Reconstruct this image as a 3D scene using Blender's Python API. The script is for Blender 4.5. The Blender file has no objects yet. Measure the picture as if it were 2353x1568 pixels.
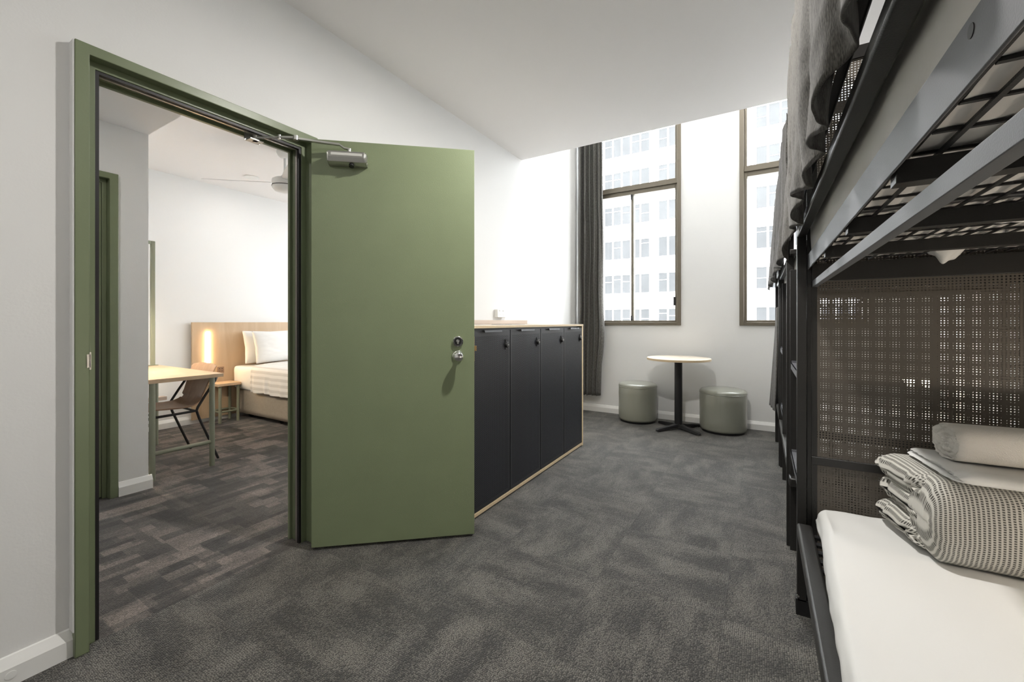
import bpy, bmesh, math, random
from mathutils import Vector, noise, Matrix
random.seed(7)
SC = bpy.context.scene
COL = SC.collection
PI = math.pi

# ------------------------------------------------------------------ camera
cam_d = bpy.data.cameras.new('camera')
cam_d.sensor_width = 36.0
cam_d.lens = 36.0 * 955.5 / 2353.0
cam_d.shift_y = -44.0 / 2353.0
cam_d.clip_start = 0.02
cam_d.clip_end = 300
cam = bpy.data.objects.new('camera', cam_d)
COL.objects.link(cam)
cam.location = (0, 0, 1.14)
cam.rotation_euler = (PI / 2, 0, math.radians(31.06))
SC.camera = cam

# ------------------------------------------------------------------ world (overcast sky), colour management
W = bpy.data.worlds.new('overcast_sky')
SC.world = W
W.use_nodes = True
_bg = W.node_tree.nodes['Background']
_bg.inputs[0].default_value = (0.965, 0.98, 1.0, 1)
_bg.inputs[1].default_value = 10.0
SC.view_settings.view_transform = 'Standard'
SC.view_settings.look = 'None'
SC.view_settings.gamma = 1
SC.view_settings.use_curve_mapping = False
SC.view_settings.exposure = 0.62

def area_light(name, loc, rot, size, power, color=(1, 1, 1), portal=False, shape='DISK', size_y=None, spread=None):
    d = bpy.data.lights.new(name, 'AREA')
    d.shape = shape; d.size = size
    if size_y: d.size_y = size_y
    d.energy = power; d.color = color
    if spread: d.spread = spread
    if portal: d.cycles.is_portal = True
    o = bpy.data.objects.new(name, d); COL.objects.link(o)
    o.location = loc; o.rotation_euler = rot
    return o

DOWNLIGHTS = [(-0.50, 1.60, 2.715, 29), (-0.75, -0.55, 2.715, 7), (-0.35, 4.20, 4.33, 14)]      # ceiling downlights of the dorm room; last one added to brighten the far end
for i, (x, y, z, p) in enumerate(DOWNLIGHTS):
    area_light('downlight_lamp', (x, y, z - 0.02), (0, 0, 0), 0.10, p, (1.0, 0.965, 0.915))
BED_DOWNLIGHTS = [(-4.82, 2.44, 2.72, 2), (-3.3, 3.3, 2.72, 5)]
for i, (x, y, z, p) in enumerate(BED_DOWNLIGHTS):
    area_light('downlight_lamp', (x, y, z - 0.02), (0, 0, 0), 0.09, p, (1.0, 0.95, 0.89))
area_light('downlight_lamp', (-2.85, 0.3, 2.395), (0, 0, 0), 0.09, 4, (1.0, 0.95, 0.89))
# daylight portals at the window openings (sampling guides, they give no light of their own)
for nm, x0, x1, z0, z1 in (('window_portal', -1.86, -0.80, 1.10, 4.1), ('window_portal', -0.22, 0.86, 1.10, 4.1), ('window_portal', -5.1, -2.5, 0.90, 2.60)):
    area_light(nm, ((x0 + x1) / 2, 5.26, (z0 + z1) / 2), (-PI / 2, 0, 0), x1 - x0, 1, portal=True, shape='RECTANGLE', size_y=z1 - z0)

# ------------------------------------------------------------------ materials
MATS = {}
def newmat(name):
    m = bpy.data.materials.new(name); m.use_nodes = True
    MATS[name] = m
    return m, m.node_tree, m.node_tree.nodes['Principled BSDF']
def N(nt, t, **kw):
    n = nt.nodes.new(t)
    for k, v in kw.items(): setattr(n, k, v)
    return n
def L(nt, a, b): nt.links.new(a, b)
def setin(n, **kw):
    for k, v in kw.items(): n.inputs[k.replace('_', ' ')].default_value = v
def simple(name, col, rough=0.6, metal=0.0, spec=0.5, bump=0.0, bscale=300, var=0.0, vscale=4, coat=0.0):
    m, nt, b = newmat(name)
    b.inputs['Base Color'].default_value = (*col, 1)
    b.inputs['Roughness'].default_value = rough
    b.inputs['Metallic'].default_value = metal
    b.inputs['Specular IOR Level'].default_value = spec
    b.inputs['Coat Weight'].default_value = coat
    tc = N(nt, 'ShaderNodeTexCoord')
    if var > 0:
        nz = N(nt, 'ShaderNodeTexNoise'); nz.inputs['Scale'].default_value = vscale; nz.inputs['Detail'].default_value = 4
        L(nt, tc.outputs['Object'], nz.inputs['Vector'])
        mx = N(nt, 'ShaderNodeMix', data_type='RGBA')
        mx.inputs['A'].default_value = (*[max(0, c * (1 - var)) for c in col], 1)
        mx.inputs['B'].default_value = (*[min(1, c * (1 + var)) for c in col], 1)
        L(nt, nz.outputs['Fac'], mx.inputs['Factor']); L(nt, mx.outputs['Result'], b.inputs['Base Color'])
    if bump > 0:
        nz = N(nt, 'ShaderNodeTexNoise'); nz.inputs['Scale'].default_value = bscale; nz.inputs['Detail'].default_value = 3
        L(nt, tc.outputs['Object'], nz.inputs['Vector'])
        bp = N(nt, 'ShaderNodeBump'); bp.inputs['Strength'].default_value = bump; bp.inputs['Distance'].default_value = 0.002
        L(nt, nz.outputs['Fac'], bp.inputs['Height']); L(nt, bp.outputs['Normal'], b.inputs['Normal'])
    return m
def emis(name, col, st):
    m, nt, b = newmat(name)
    b.inputs['Base Color'].default_value = (*col, 1)
    b.inputs['Emission Color'].default_value = (*col, 1); b.inputs['Emission Strength'].default_value = st
    return m

simple('wall_paint', (0.80, 0.80, 0.79), 0.75, bump=0.15, bscale=120, spec=0.3)
simple('ceiling_paint', (0.87, 0.85, 0.835), 0.85, spec=0.2)
simple('skirting_paint', (0.84, 0.84, 0.82), 0.35, bump=0.06, bscale=60)
simple('green_gloss', (0.185, 0.220, 0.128), 0.36, bump=0.25, bscale=45, var=0.06, vscale=9, spec=0.5)
simple('door_green', (0.222, 0.266, 0.154), 0.42, bump=0.35, bscale=260, var=0.07, vscale=5, spec=0.45)
simple('black_seal', (0.012, 0.011, 0.012), 0.45)
simple('alu_seal', (0.42, 0.39, 0.36), 0.35, metal=0.7)
simple('chrome', (0.75, 0.75, 0.74), 0.08, metal=1.0)
simple('satin_silver', (0.50, 0.50, 0.47), 0.32, metal=0.85)
simple('pale_silver', (0.62, 0.62, 0.58), 0.45, metal=0.5)
simple('brass', (0.55, 0.36, 0.17), 0.35, metal=0.8)
simple('black_plastic', (0.012, 0.012, 0.013), 0.35)
simple('black_steel', (0.016, 0.016, 0.017), 0.42, bump=0.25, bscale=500, spec=0.45)
simple('bunk_steel', (0.0185, 0.0175, 0.0160), 0.40, bump=0.22, bscale=420, spec=0.55)
simple('rail_steel', (0.118, 0.122, 0.136), 0.55, bump=0.15, bscale=500, spec=0.6)
simple('cabinet_black', (0.017, 0.018, 0.021), 0.42, bump=0.2, bscale=500, spec=0.5)
simple('sage_steel', (0.235, 0.25, 0.185), 0.42, spec=0.5)
simple('white_plastic', (0.80, 0.80, 0.78), 0.35)
simple('white_linen', (0.80, 0.80, 0.785), 0.85, bump=0.12, bscale=500, spec=0.2)
simple('sheet_linen', (0.66, 0.66, 0.645), 0.85, bump=0.10, bscale=500, spec=0.2)
simple('mattress_cloth', (0.70, 0.685, 0.66), 0.9, bump=0.3, bscale=40, spec=0.15)
simple('dark_blanket', (0.085, 0.09, 0.10), 0.95, spec=0.1)
simple('terry_towel', (0.80, 0.775, 0.735), 1.0, bump=1.0, bscale=420, spec=0.05)
simple('bed_base_fabric', (0.36, 0.32, 0.27), 0.95, bump=0.6, bscale=420, var=0.14, vscale=60, spec=0.1)
simple('stool_leather', (0.285, 0.292, 0.245), 0.30, bump=0.12, bscale=150, spec=0.6, coat=0.5)
simple('bronze_alu', (0.17, 0.148, 0.112), 0.42, metal=0.35, spec=0.5)
simple('concrete_white', (0.86, 0.86, 0.86), 0.9)
simple('tower_glass', (0.060, 0.062, 0.064), 0.9, var=0.2, vscale=0.7, spec=0.2)
simple('street', (0.30, 0.30, 0.30), 0.9)
simple('birch_edge', (0.66, 0.52, 0.33), 0.5, var=0.12, vscale=60)
emis('led_warm', (1.0, 0.66, 0.33), 48.0)
emis('led_reading', (1.0, 0.86, 0.70), 165.0)
emis('led_desk', (1.0, 0.86, 0.66), 260.0)
emis('led_far', (1.0, 0.82, 0.58), 60.0)
emis('lamp_disc', (1.0, 0.95, 0.88), 9.0)
emis('dim_disc', (1.0, 0.97, 0.93), 0.35)

def glass(name):
    m, nt, b = newmat(name)
    nt.nodes.remove(b)
    out = nt.nodes['Material Output']
    tr = N(nt, 'ShaderNodeBsdfTransparent'); tr.inputs[0].default_value = (0.97, 0.98, 0.98, 1)
    gl = N(nt, 'ShaderNodeBsdfGlossy'); gl.inputs['Roughness'].default_value = 0.02
    mx = N(nt, 'ShaderNodeMixShader'); mx.inputs[0].default_value = 0.05
    L(nt, tr.outputs[0], mx.inputs[1]); L(nt, gl.outputs[0], mx.inputs[2]); L(nt, mx.outputs[0], out.inputs[0])
glass('window_glass')

def wood(name, a, b_, scale=(2.0, 30.0, 30.0), rough=0.45, strength=1.0):
    m, nt, b = newmat(name)
    tc = N(nt, 'ShaderNodeTexCoord'); mp = N(nt, 'ShaderNodeMapping'); mp.inputs['Scale'].default_value = scale
    L(nt, tc.outputs['Object'], mp.inputs['Vector'])
    nz = N(nt, 'ShaderNodeTexNoise'); nz.inputs['Scale'].default_value = 1.0; nz.inputs['Detail'].default_value = 8; nz.inputs['Distortion'].default_value = 0.8
    L(nt, mp.outputs[0], nz.inputs['Vector'])
    cr = N(nt, 'ShaderNodeValToRGB')
    cr.color_ramp.elements[0].position = 0.5 - 0.22 * strength; cr.color_ramp.elements[1].position = 0.5 + 0.22 * strength
    cr.color_ramp.elements[0].color = (*a, 1); cr.color_ramp.elements[1].color = (*b_, 1)
    L(nt, nz.outputs['Fac'], cr.inputs[0]); L(nt, cr.outputs[0], b.inputs['Base Color'])
    b.inputs['Roughness'].default_value = rough; b.inputs['Specular IOR Level'].default_value = 0.45
    return m
wood('birch_top', (0.60, 0.52, 0.42), (0.68, 0.61, 0.51), (20, 2.0, 20), 0.35)
wood('maple_board', (0.50, 0.36, 0.23), (0.58, 0.44, 0.30), (12, 12, 1.6), 0.4)
wood('chair_ply', (0.27, 0.165, 0.105), (0.35, 0.225, 0.145), (26, 26, 3), 0.42)
wood('pale_ply', (0.50, 0.34, 0.19), (0.58, 0.42, 0.26), (6, 26, 26), 0.42)
wood('splash_ply', (0.56, 0.45, 0.36), (0.63, 0.52, 0.43), (14, 3, 14), 0.5)

def math_n(nt, op, a=None, b=None, c=None):
    n = N(nt, 'ShaderNodeMath', operation=op)
    for i, v in enumerate((a, b, c)):
        if v is None: continue
        if isinstance(v, (int, float)): n.inputs[i].default_value = v
        else: L(nt, v, n.inputs[i])
    return n.outputs[0]

def carpet_main():
    m, nt, b = newmat('carpet_grey')
    tc = N(nt, 'ShaderNodeTexCoord'); P_ = tc.outputs['Object']
    sx = N(nt, 'ShaderNodeSeparateXYZ'); L(nt, P_, sx.inputs[0])
    # half metre carpet tiles laid with quarter turns
    ck = N(nt, 'ShaderNodeTexChecker'); ck.inputs['Scale'].default_value = 2.0
    mp0 = N(nt, 'ShaderNodeMapping'); mp0.inputs['Location'].default_value = (0.13, 0.21, 0.05)
    L(nt, P_, mp0.inputs['Vector']); L(nt, mp0.outputs[0], ck.inputs['Vector'])
    def stretched(sc):
        mp = N(nt, 'ShaderNodeMapping'); mp.inputs['Scale'].default_value = sc
        L(nt, P_, mp.inputs['Vector'])
        nz = N(nt, 'ShaderNodeTexNoise'); nz.inputs['Scale'].default_value = 1; nz.inputs['Detail'].default_value = 5; nz.inputs['Roughness'].default_value = 0.6
        L(nt, mp.outputs[0], nz.inputs['Vector']); return nz.outputs['Fac']
    a = stretched((9, 3.5, 1)); c = stretched((3.5, 9, 1))
    mx = N(nt, 'ShaderNodeMix', data_type='FLOAT'); L(nt, ck.outputs['Fac'], mx.inputs['Factor']); L(nt, a, mx.inputs['A']); L(nt, c, mx.inputs['B'])
    fa = stretched((60, 240, 1)); fc = stretched((240, 60, 1))
    mf = N(nt, 'ShaderNodeMix', data_type='FLOAT'); L(nt, ck.outputs['Fac'], mf.inputs['Factor']); L(nt, fa, mf.inputs['A']); L(nt, fc, mf.inputs['B'])
    # loops
    def loops(sc):
        mp = N(nt, 'ShaderNodeMapping'); mp.inputs['Scale'].default_value = sc
        L(nt, P_, mp.inputs['Vector'])
        v = N(nt, 'ShaderNodeTexVoronoi'); v.inputs['Scale'].default_value = 1; v.inputs['Randomness'].default_value = 0.55
        v.voronoi_dimensions = '2D'
        L(nt, mp.outputs[0], v.inputs['Vector']); return v
    v1 = loops((210, 150, 1)); v2 = loops((150, 210, 1))
    md = N(nt, 'ShaderNodeMix', data_type='FLOAT'); L(nt, ck.outputs['Fac'], md.inputs['Factor']); L(nt, v1.outputs['Distance'], md.inputs['A']); L(nt, v2.outputs['Distance'], md.inputs['B'])
    mc = N(nt, 'ShaderNodeMix', data_type='RGBA'); L(nt, ck.outputs['Fac'], mc.inputs['Factor']); L(nt, v1.outputs['Color'], mc.inputs['A']); L(nt, v2.outputs['Color'], mc.inputs['B'])
    cs = N(nt, 'ShaderNodeSeparateColor'); L(nt, mc.outputs['Result'], cs.inputs[0])
    # tone = big blotches + fine + per loop
    t = math_n(nt, 'MULTIPLY', mx.outputs['Result'], 1.5)
    t = math_n(nt, 'ADD', t, math_n(nt, 'MULTIPLY', cs.outputs[0], 0.42))
    t = math_n(nt, 'ADD', t, math_n(nt, 'MULTIPLY', mf.outputs['Result'], 0.5))
    cr = N(nt, 'ShaderNodeValToRGB')
    e = cr.color_ramp.elements
    e[0].position = 0.72; e[0].color = (0.024, 0.023, 0.020, 1)
    e[1].position = 1.25; e[1].color = (0.245, 0.232, 0.200, 1)
    tt = math_n(nt, 'MULTIPLY', t, 0.6)
    e[0].position = 0.60; e[1].position = 0.90
    L(nt, tt, cr.inputs[0])
    # tile seams
    fx = math_n(nt, 'FRACT', math_n(nt, 'ADD', math_n(nt, 'MULTIPLY', sx.outputs[0], 2.0), 0.26)); fy = math_n(nt, 'FRACT', math_n(nt, 'ADD', math_n(nt, 'MULTIPLY', sx.outputs[1], 2.0), 0.42))
    s1 = math_n(nt, 'LESS_THAN', fx, 0.010); s2 = math_n(nt, 'LESS_THAN', fy, 0.010)
    seam = math_n(nt, 'MULTIPLY', math_n(nt, 'MAXIMUM', s1, s2), 0.55)
    # base colour darkens towards the gaps between loops
    gap = N(nt, 'ShaderNodeMapRange'); gap.inputs['From Min'].default_value = 0.22; gap.inputs['From Max'].default_value = 0.50; gap.inputs['To Min'].default_value = 0; gap.inputs['To Max'].default_value = 0.85
    L(nt, md.outputs['Result'], gap.inputs['Value'])
    dk = math_n(nt, 'MAXIMUM', seam, gap.outputs[0])
    mm = N(nt, 'ShaderNodeMix', data_type='RGBA'); L(nt, dk, mm.inputs['Factor']); L(nt, cr.outputs[0], mm.inputs['A']); mm.inputs['B'].default_value = (0.02, 0.02, 0.018, 1)
    L(nt, mm.outputs['Result'], b.inputs['Base Color'])
    b.inputs['Roughness'].default_value = 0.72; b.inputs['Specular IOR Level'].default_value = 0.5
    b.inputs['Sheen Weight'].default_value = 0.3; b.inputs['Sheen Roughness'].default_value = 0.4
    bp = N(nt, 'ShaderNodeBump'); bp.inputs['Strength'].default_value = 0.7; bp.inputs['Distance'].default_value = 0.004; bp.invert = True
    L(nt, md.outputs['Result'], bp.inputs['Height']); L(nt, bp.outputs[0], b.inputs['Normal'])
carpet_main()

def carpet_patch():
    m, nt, b = newmat('carpet_patchwork')
    tc = N(nt, 'ShaderNodeTexCoord'); P_ = tc.outputs['Object']
    sx = N(nt, 'ShaderNodeSeparateXYZ'); L(nt, P_, sx.inputs[0])
    def cells(a, b_, seed):
        row = math_n(nt, 'FLOOR', math_n(nt, 'DIVIDE', sx.outputs[0], a))
        wn = N(nt, 'ShaderNodeTexWhiteNoise', noise_dimensions='2D')
        cb = N(nt, 'ShaderNodeCombineXYZ'); L(nt, row, cb.inputs[0]); cb.inputs[1].default_value = seed
        L(nt, cb.outputs[0], wn.inputs['Vector'])
        col = math_n(nt, 'FLOOR', math_n(nt, 'ADD', math_n(nt, 'DIVIDE', sx.outputs[1], b_), math_n(nt, 'MULTIPLY', wn.outputs['Value'], 7.0)))
        cb2 = N(nt, 'ShaderNodeCombineXYZ'); L(nt, row, cb2.inputs[0]); L(nt, col, cb2.inputs[1]); cb2.inputs[2].default_value = seed + 3
        w2 = N(nt, 'ShaderNodeTexWhiteNoise', noise_dimensions='3D'); L(nt, cb2.outputs[0], w2.inputs['Vector'])
        return w2
    A = cells(0.072, 0.150, 1.0); B = cells(0.155, 0.115, 5.0); C = cells(0.036, 0.250, 9.0)
    t = math_n(nt, 'ADD', math_n(nt, 'MULTIPLY', A.outputs['Value'], 0.40), math_n(nt, 'MULTIPLY', B.outputs['Value'], 0.36))
    t = math_n(nt, 'ADD', t, math_n(nt, 'MULTIPLY', C.outputs['Value'], 0.24))
    cr = N(nt, 'ShaderNodeValToRGB'); e = cr.color_ramp.elements
    e[0].position = 0.25; e[0].color = (0.030, 0.028, 0.026, 1)
    e[1].position = 0.78; e[1].color = (0.205, 0.172, 0.150, 1)
    k = cr.color_ramp.elements.new(0.50); k.color = (0.078, 0.070, 0.063, 1)
    L(nt, t, cr.inputs[0])
    v = N(nt, 'ShaderNodeTexVoronoi'); v.voronoi_dimensions = '2D'; v.inputs['Scale'].default_value = 230; v.inputs['Randomness'].default_value = 0.8
    L(nt, P_, v.inputs['Vector'])
    cs = N(nt, 'ShaderNodeSeparateColor'); L(nt, v.outputs['Color'], cs.inputs[0])
    g = math_n(nt, 'ADD', math_n(nt, 'MULTIPLY', cs.outputs[0], 0.9), 0.5)
    hs = N(nt, 'ShaderNodeMix', data_type='RGBA', blend_type='MULTIPLY'); hs.inputs['Factor'].default_value = 1
    cb = N(nt, 'ShaderNodeCombineColor'); L(nt, g, cb.inputs[0]); L(nt, g, cb.inputs[1]); L(nt, g, cb.inputs[2])
    L(nt, cr.outputs[0], hs.inputs['A']); L(nt, cb.outputs[0], hs.inputs['B'])
    L(nt, hs.outputs['Result'], b.inputs['Base Color'])
    b.inputs['Roughness'].default_value = 0.92; b.inputs['Specular IOR Level'].default_value = 0.2
    b.inputs['Sheen Weight'].default_value = 0.25
    bp = N(nt, 'ShaderNodeBump'); bp.inputs['Strength'].default_value = 0.6; bp.inputs['Distance'].default_value = 0.004; bp.invert = True
    L(nt, v.outputs['Distance'], bp.inputs['Height']); L(nt, bp.outputs[0], b.inputs['Normal'])
carpet_patch()

def weave(name, dark, light, sx_, sz_, rough=0.95, diag=True):
    """dark woven curtain cloth, pattern on UV (metres)"""
    m, nt, b = newmat(name)
    tc = N(nt, 'ShaderNodeTexCoord')
    mp = N(nt, 'ShaderNodeMapping'); mp.inputs['Scale'].default_value = (sx_, sz_, 1)
    if diag: mp.inputs['Rotation'].default_value = (0, 0, math.radians(38))
    L(nt, tc.outputs['UV'], mp.inputs['Vector'])
    n1 = N(nt, 'ShaderNodeTexNoise'); n1.inputs['Scale'].default_value = 1; n1.inputs['Detail'].default_value = 3
    L(nt, mp.outputs[0], n1.inputs['Vector'])
    mp2 = N(nt, 'ShaderNodeMapping'); mp2.inputs['Scale'].default_value = (300, 40, 1); L(nt, tc.outputs['UV'], mp2.inputs['Vector'])
    n2 = N(nt, 'ShaderNodeTexNoise'); n2.inputs['Scale'].default_value = 1; n2.inputs['Detail'].default_value = 2
    L(nt, mp2.outputs[0], n2.inputs['Vector'])
    s = math_n(nt, 'ADD', math_n(nt, 'MULTIPLY', n1.outputs['Fac'], 0.6), math_n(nt, 'MULTIPLY', n2.outputs['Fac'], 0.4))
    cr = N(nt, 'ShaderNodeValToRGB'); cr.color_ramp.elements[0].position = 0.38; cr.color_ramp.elements[1].position = 0.62
    cr.color_ramp.elements[0].color = (*dark, 1); cr.color_ramp.elements[1].color = (*light, 1)
    L(nt, s, cr.inputs[0]); L(nt, cr.outputs[0], b.inputs['Base Color'])
    b.inputs['Roughness'].default_value = rough; b.inputs['Specular IOR Level'].default_value = 0.15
    b.inputs['Sheen Weight'].default_value = 0.2
    bp = N(nt, 'ShaderNodeBump'); bp.inputs['Strength'].default_value = 0.5; bp.inputs['Distance'].default_value = 0.002
    L(nt, s, bp.inputs['Height']); L(nt, bp.outputs[0], b.inputs['Normal'])
weave('curtain_cloth', (0.066, 0.064, 0.058), (0.20, 0.193, 0.176), 500, 40)
weave('bunk_curtain_cloth', (0.020, 0.019, 0.017), (0.150, 0.142, 0.128), 620, 130)

def waffle():
    m, nt, b = newmat('waffle_cloth')
    tc = N(nt, 'ShaderNodeTexCoord')
    sx = N(nt, 'ShaderNodeSeparateXYZ'); L(nt, tc.outputs['UV'], sx.inputs[0])
    u = math_n(nt, 'MULTIPLY', sx.outputs[0], 1 / 0.0092); v = math_n(nt, 'MULTIPLY', sx.outputs[1], 1 / 0.0062)
    fu = math_n(nt, 'ABSOLUTE', math_n(nt, 'SUBTRACT', math_n(nt, 'FRACT', u), 0.5))
    # half drop every second column
    col = math_n(nt, 'MODULO', math_n(nt, 'FLOOR', u), 2.0)
    fv = math_n(nt, 'ABSOLUTE', math_n(nt, 'SUBTRACT', math_n(nt, 'FRACT', math_n(nt, 'ADD', v, math_n(nt, 'MULTIPLY', col, 0.5))), 0.5))
    d1 = N(nt, 'ShaderNodeMapRange'); d1.inputs['From Min'].default_value = 0.20; d1.inputs['From Max'].default_value = 0.36; d1.inputs['To Min'].default_value = 1; d1.inputs['To Max'].default_value = 0
    d2 = N(nt, 'ShaderNodeMapRange'); d2.inputs['From Min'].default_value = 0.16; d2.inputs['From Max'].default_value = 0.36; d2.inputs['To Min'].default_value = 1; d2.inputs['To Max'].default_value = 0.12
    L(nt, fu, d1.inputs[0]); L(nt, fv, d2.inputs[0])
    f = math_n(nt, 'MULTIPLY', d1.outputs[0], d2.outputs[0])
    mx = N(nt, 'ShaderNodeMix', data_type='RGBA'); L(nt, f, mx.inputs['Factor'])
    mx.inputs['A'].default_value = (0.60, 0.585, 0.54, 1); mx.inputs['B'].default_value = (0.075, 0.072, 0.064, 1)
    L(nt, mx.outputs['Result'], b.inputs['Base Color'])
    b.inputs['Roughness'].default_value = 0.9; b.inputs['Specular IOR Level'].default_value = 0.15
    bp = N(nt, 'ShaderNodeBump'); bp.inputs['Strength'].default_value = 0.6; bp.inputs['Distance'].default_value = 0.002; bp.invert = True
    L(nt, f, bp.inputs['Height']); L(nt, bp.outputs[0], b.inputs['Normal'])
waffle()

def striped():
    m, nt, b = newmat('striped_linen')
    tc = N(nt, 'ShaderNodeTexCoord')
    sx = N(nt, 'ShaderNodeSeparateXYZ'); L(nt, tc.outputs['UV'], sx.inputs[0])
    s = math_n(nt, 'GREATER_THAN', math_n(nt, 'FRACT', math_n(nt, 'DIVIDE', sx.outputs[1], 0.062)), 0.5)
    mx = N(nt, 'ShaderNodeMix', data_type='RGBA'); L(nt, s, mx.inputs['Factor'])
    mx.inputs['A'].default_value = (0.84, 0.82, 0.79, 1); mx.inputs['B'].default_value = (0.68, 0.655, 0.62, 1)
    L(nt, mx.outputs['Result'], b.inputs['Base Color'])
    rg = math_n(nt, 'ADD', math_n(nt, 'MULTIPLY', s, 0.2), 0.65)
    L(nt, rg, b.inputs['Roughness']); b.inputs['Specular IOR Level'].default_value = 0.25
striped()

def perforated(name, base, pitch, rad, axes, stagger=False, through=True, hole=(0.004, 0.004, 0.004), rough=0.4):
    m, nt, b = newmat(name)
    tc = N(nt, 'ShaderNodeTexCoord'); sx = N(nt, 'ShaderNodeSeparateXYZ'); L(nt, tc.outputs['Object'], sx.inputs[0])
    u = math_n(nt, 'DIVIDE', sx.outputs[axes[0]], pitch); v = math_n(nt, 'DIVIDE', sx.outputs[axes[1]], pitch)
    if stagger:
        a = math_n(nt, 'MULTIPLY', math_n(nt, 'ADD', u, v), 0.7071); c = math_n(nt, 'MULTIPLY', math_n(nt, 'SUBTRACT', u, v), 0.7071)
        u, v = a, c
    fu = math_n(nt, 'SUBTRACT', math_n(nt, 'FRACT', u), 0.5); fv = math_n(nt, 'SUBTRACT', math_n(nt, 'FRACT', v), 0.5)
    d = math_n(nt, 'SQRT', math_n(nt, 'ADD', math_n(nt, 'MULTIPLY', fu, fu), math_n(nt, 'MULTIPLY', fv, fv)))
    inside = math_n(nt, 'LESS_THAN', d, rad / pitch)
    b.inputs['Roughness'].default_value = rough; b.inputs['Specular IOR Level'].default_value = 0.5
    if through:
        b.inputs['Base Color'].default_value = (*base, 1)
        out = nt.nodes['Material Output']
        tr = N(nt, 'ShaderNodeBsdfTransparent'); mx = N(nt, 'ShaderNodeMixShader')
        L(nt, inside, mx.inputs[0]); L(nt, b.outputs[0], mx.inputs[1]); L(nt, tr.outputs[0], mx.inputs[2]); L(nt, mx.outputs[0], out.inputs[0])
    else:
        mx = N(nt, 'ShaderNodeMix', data_type='RGBA'); L(nt, inside, mx.inputs['Factor'])
        mx.inputs['A'].default_value = (*base, 1); mx.inputs['B'].default_value = (*hole, 1)
        L(nt, mx.outputs['Result'], b.inputs['Base Color'])
        sp = math_n(nt, 'SUBTRACT', 0.5, math_n(nt, 'MULTIPLY', inside, 0.5)); L(nt, sp, b.inputs['Specular IOR Level'])
perforated('perforated_steel', (0.120, 0.104, 0.085), 0.0095, 0.0026, (0, 2), rough=0.45)
perforated('perforated_door', (0.032, 0.034, 0.041), 0.0085, 0.0026, (1, 2), stagger=True, through=False, rough=0.42)

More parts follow.
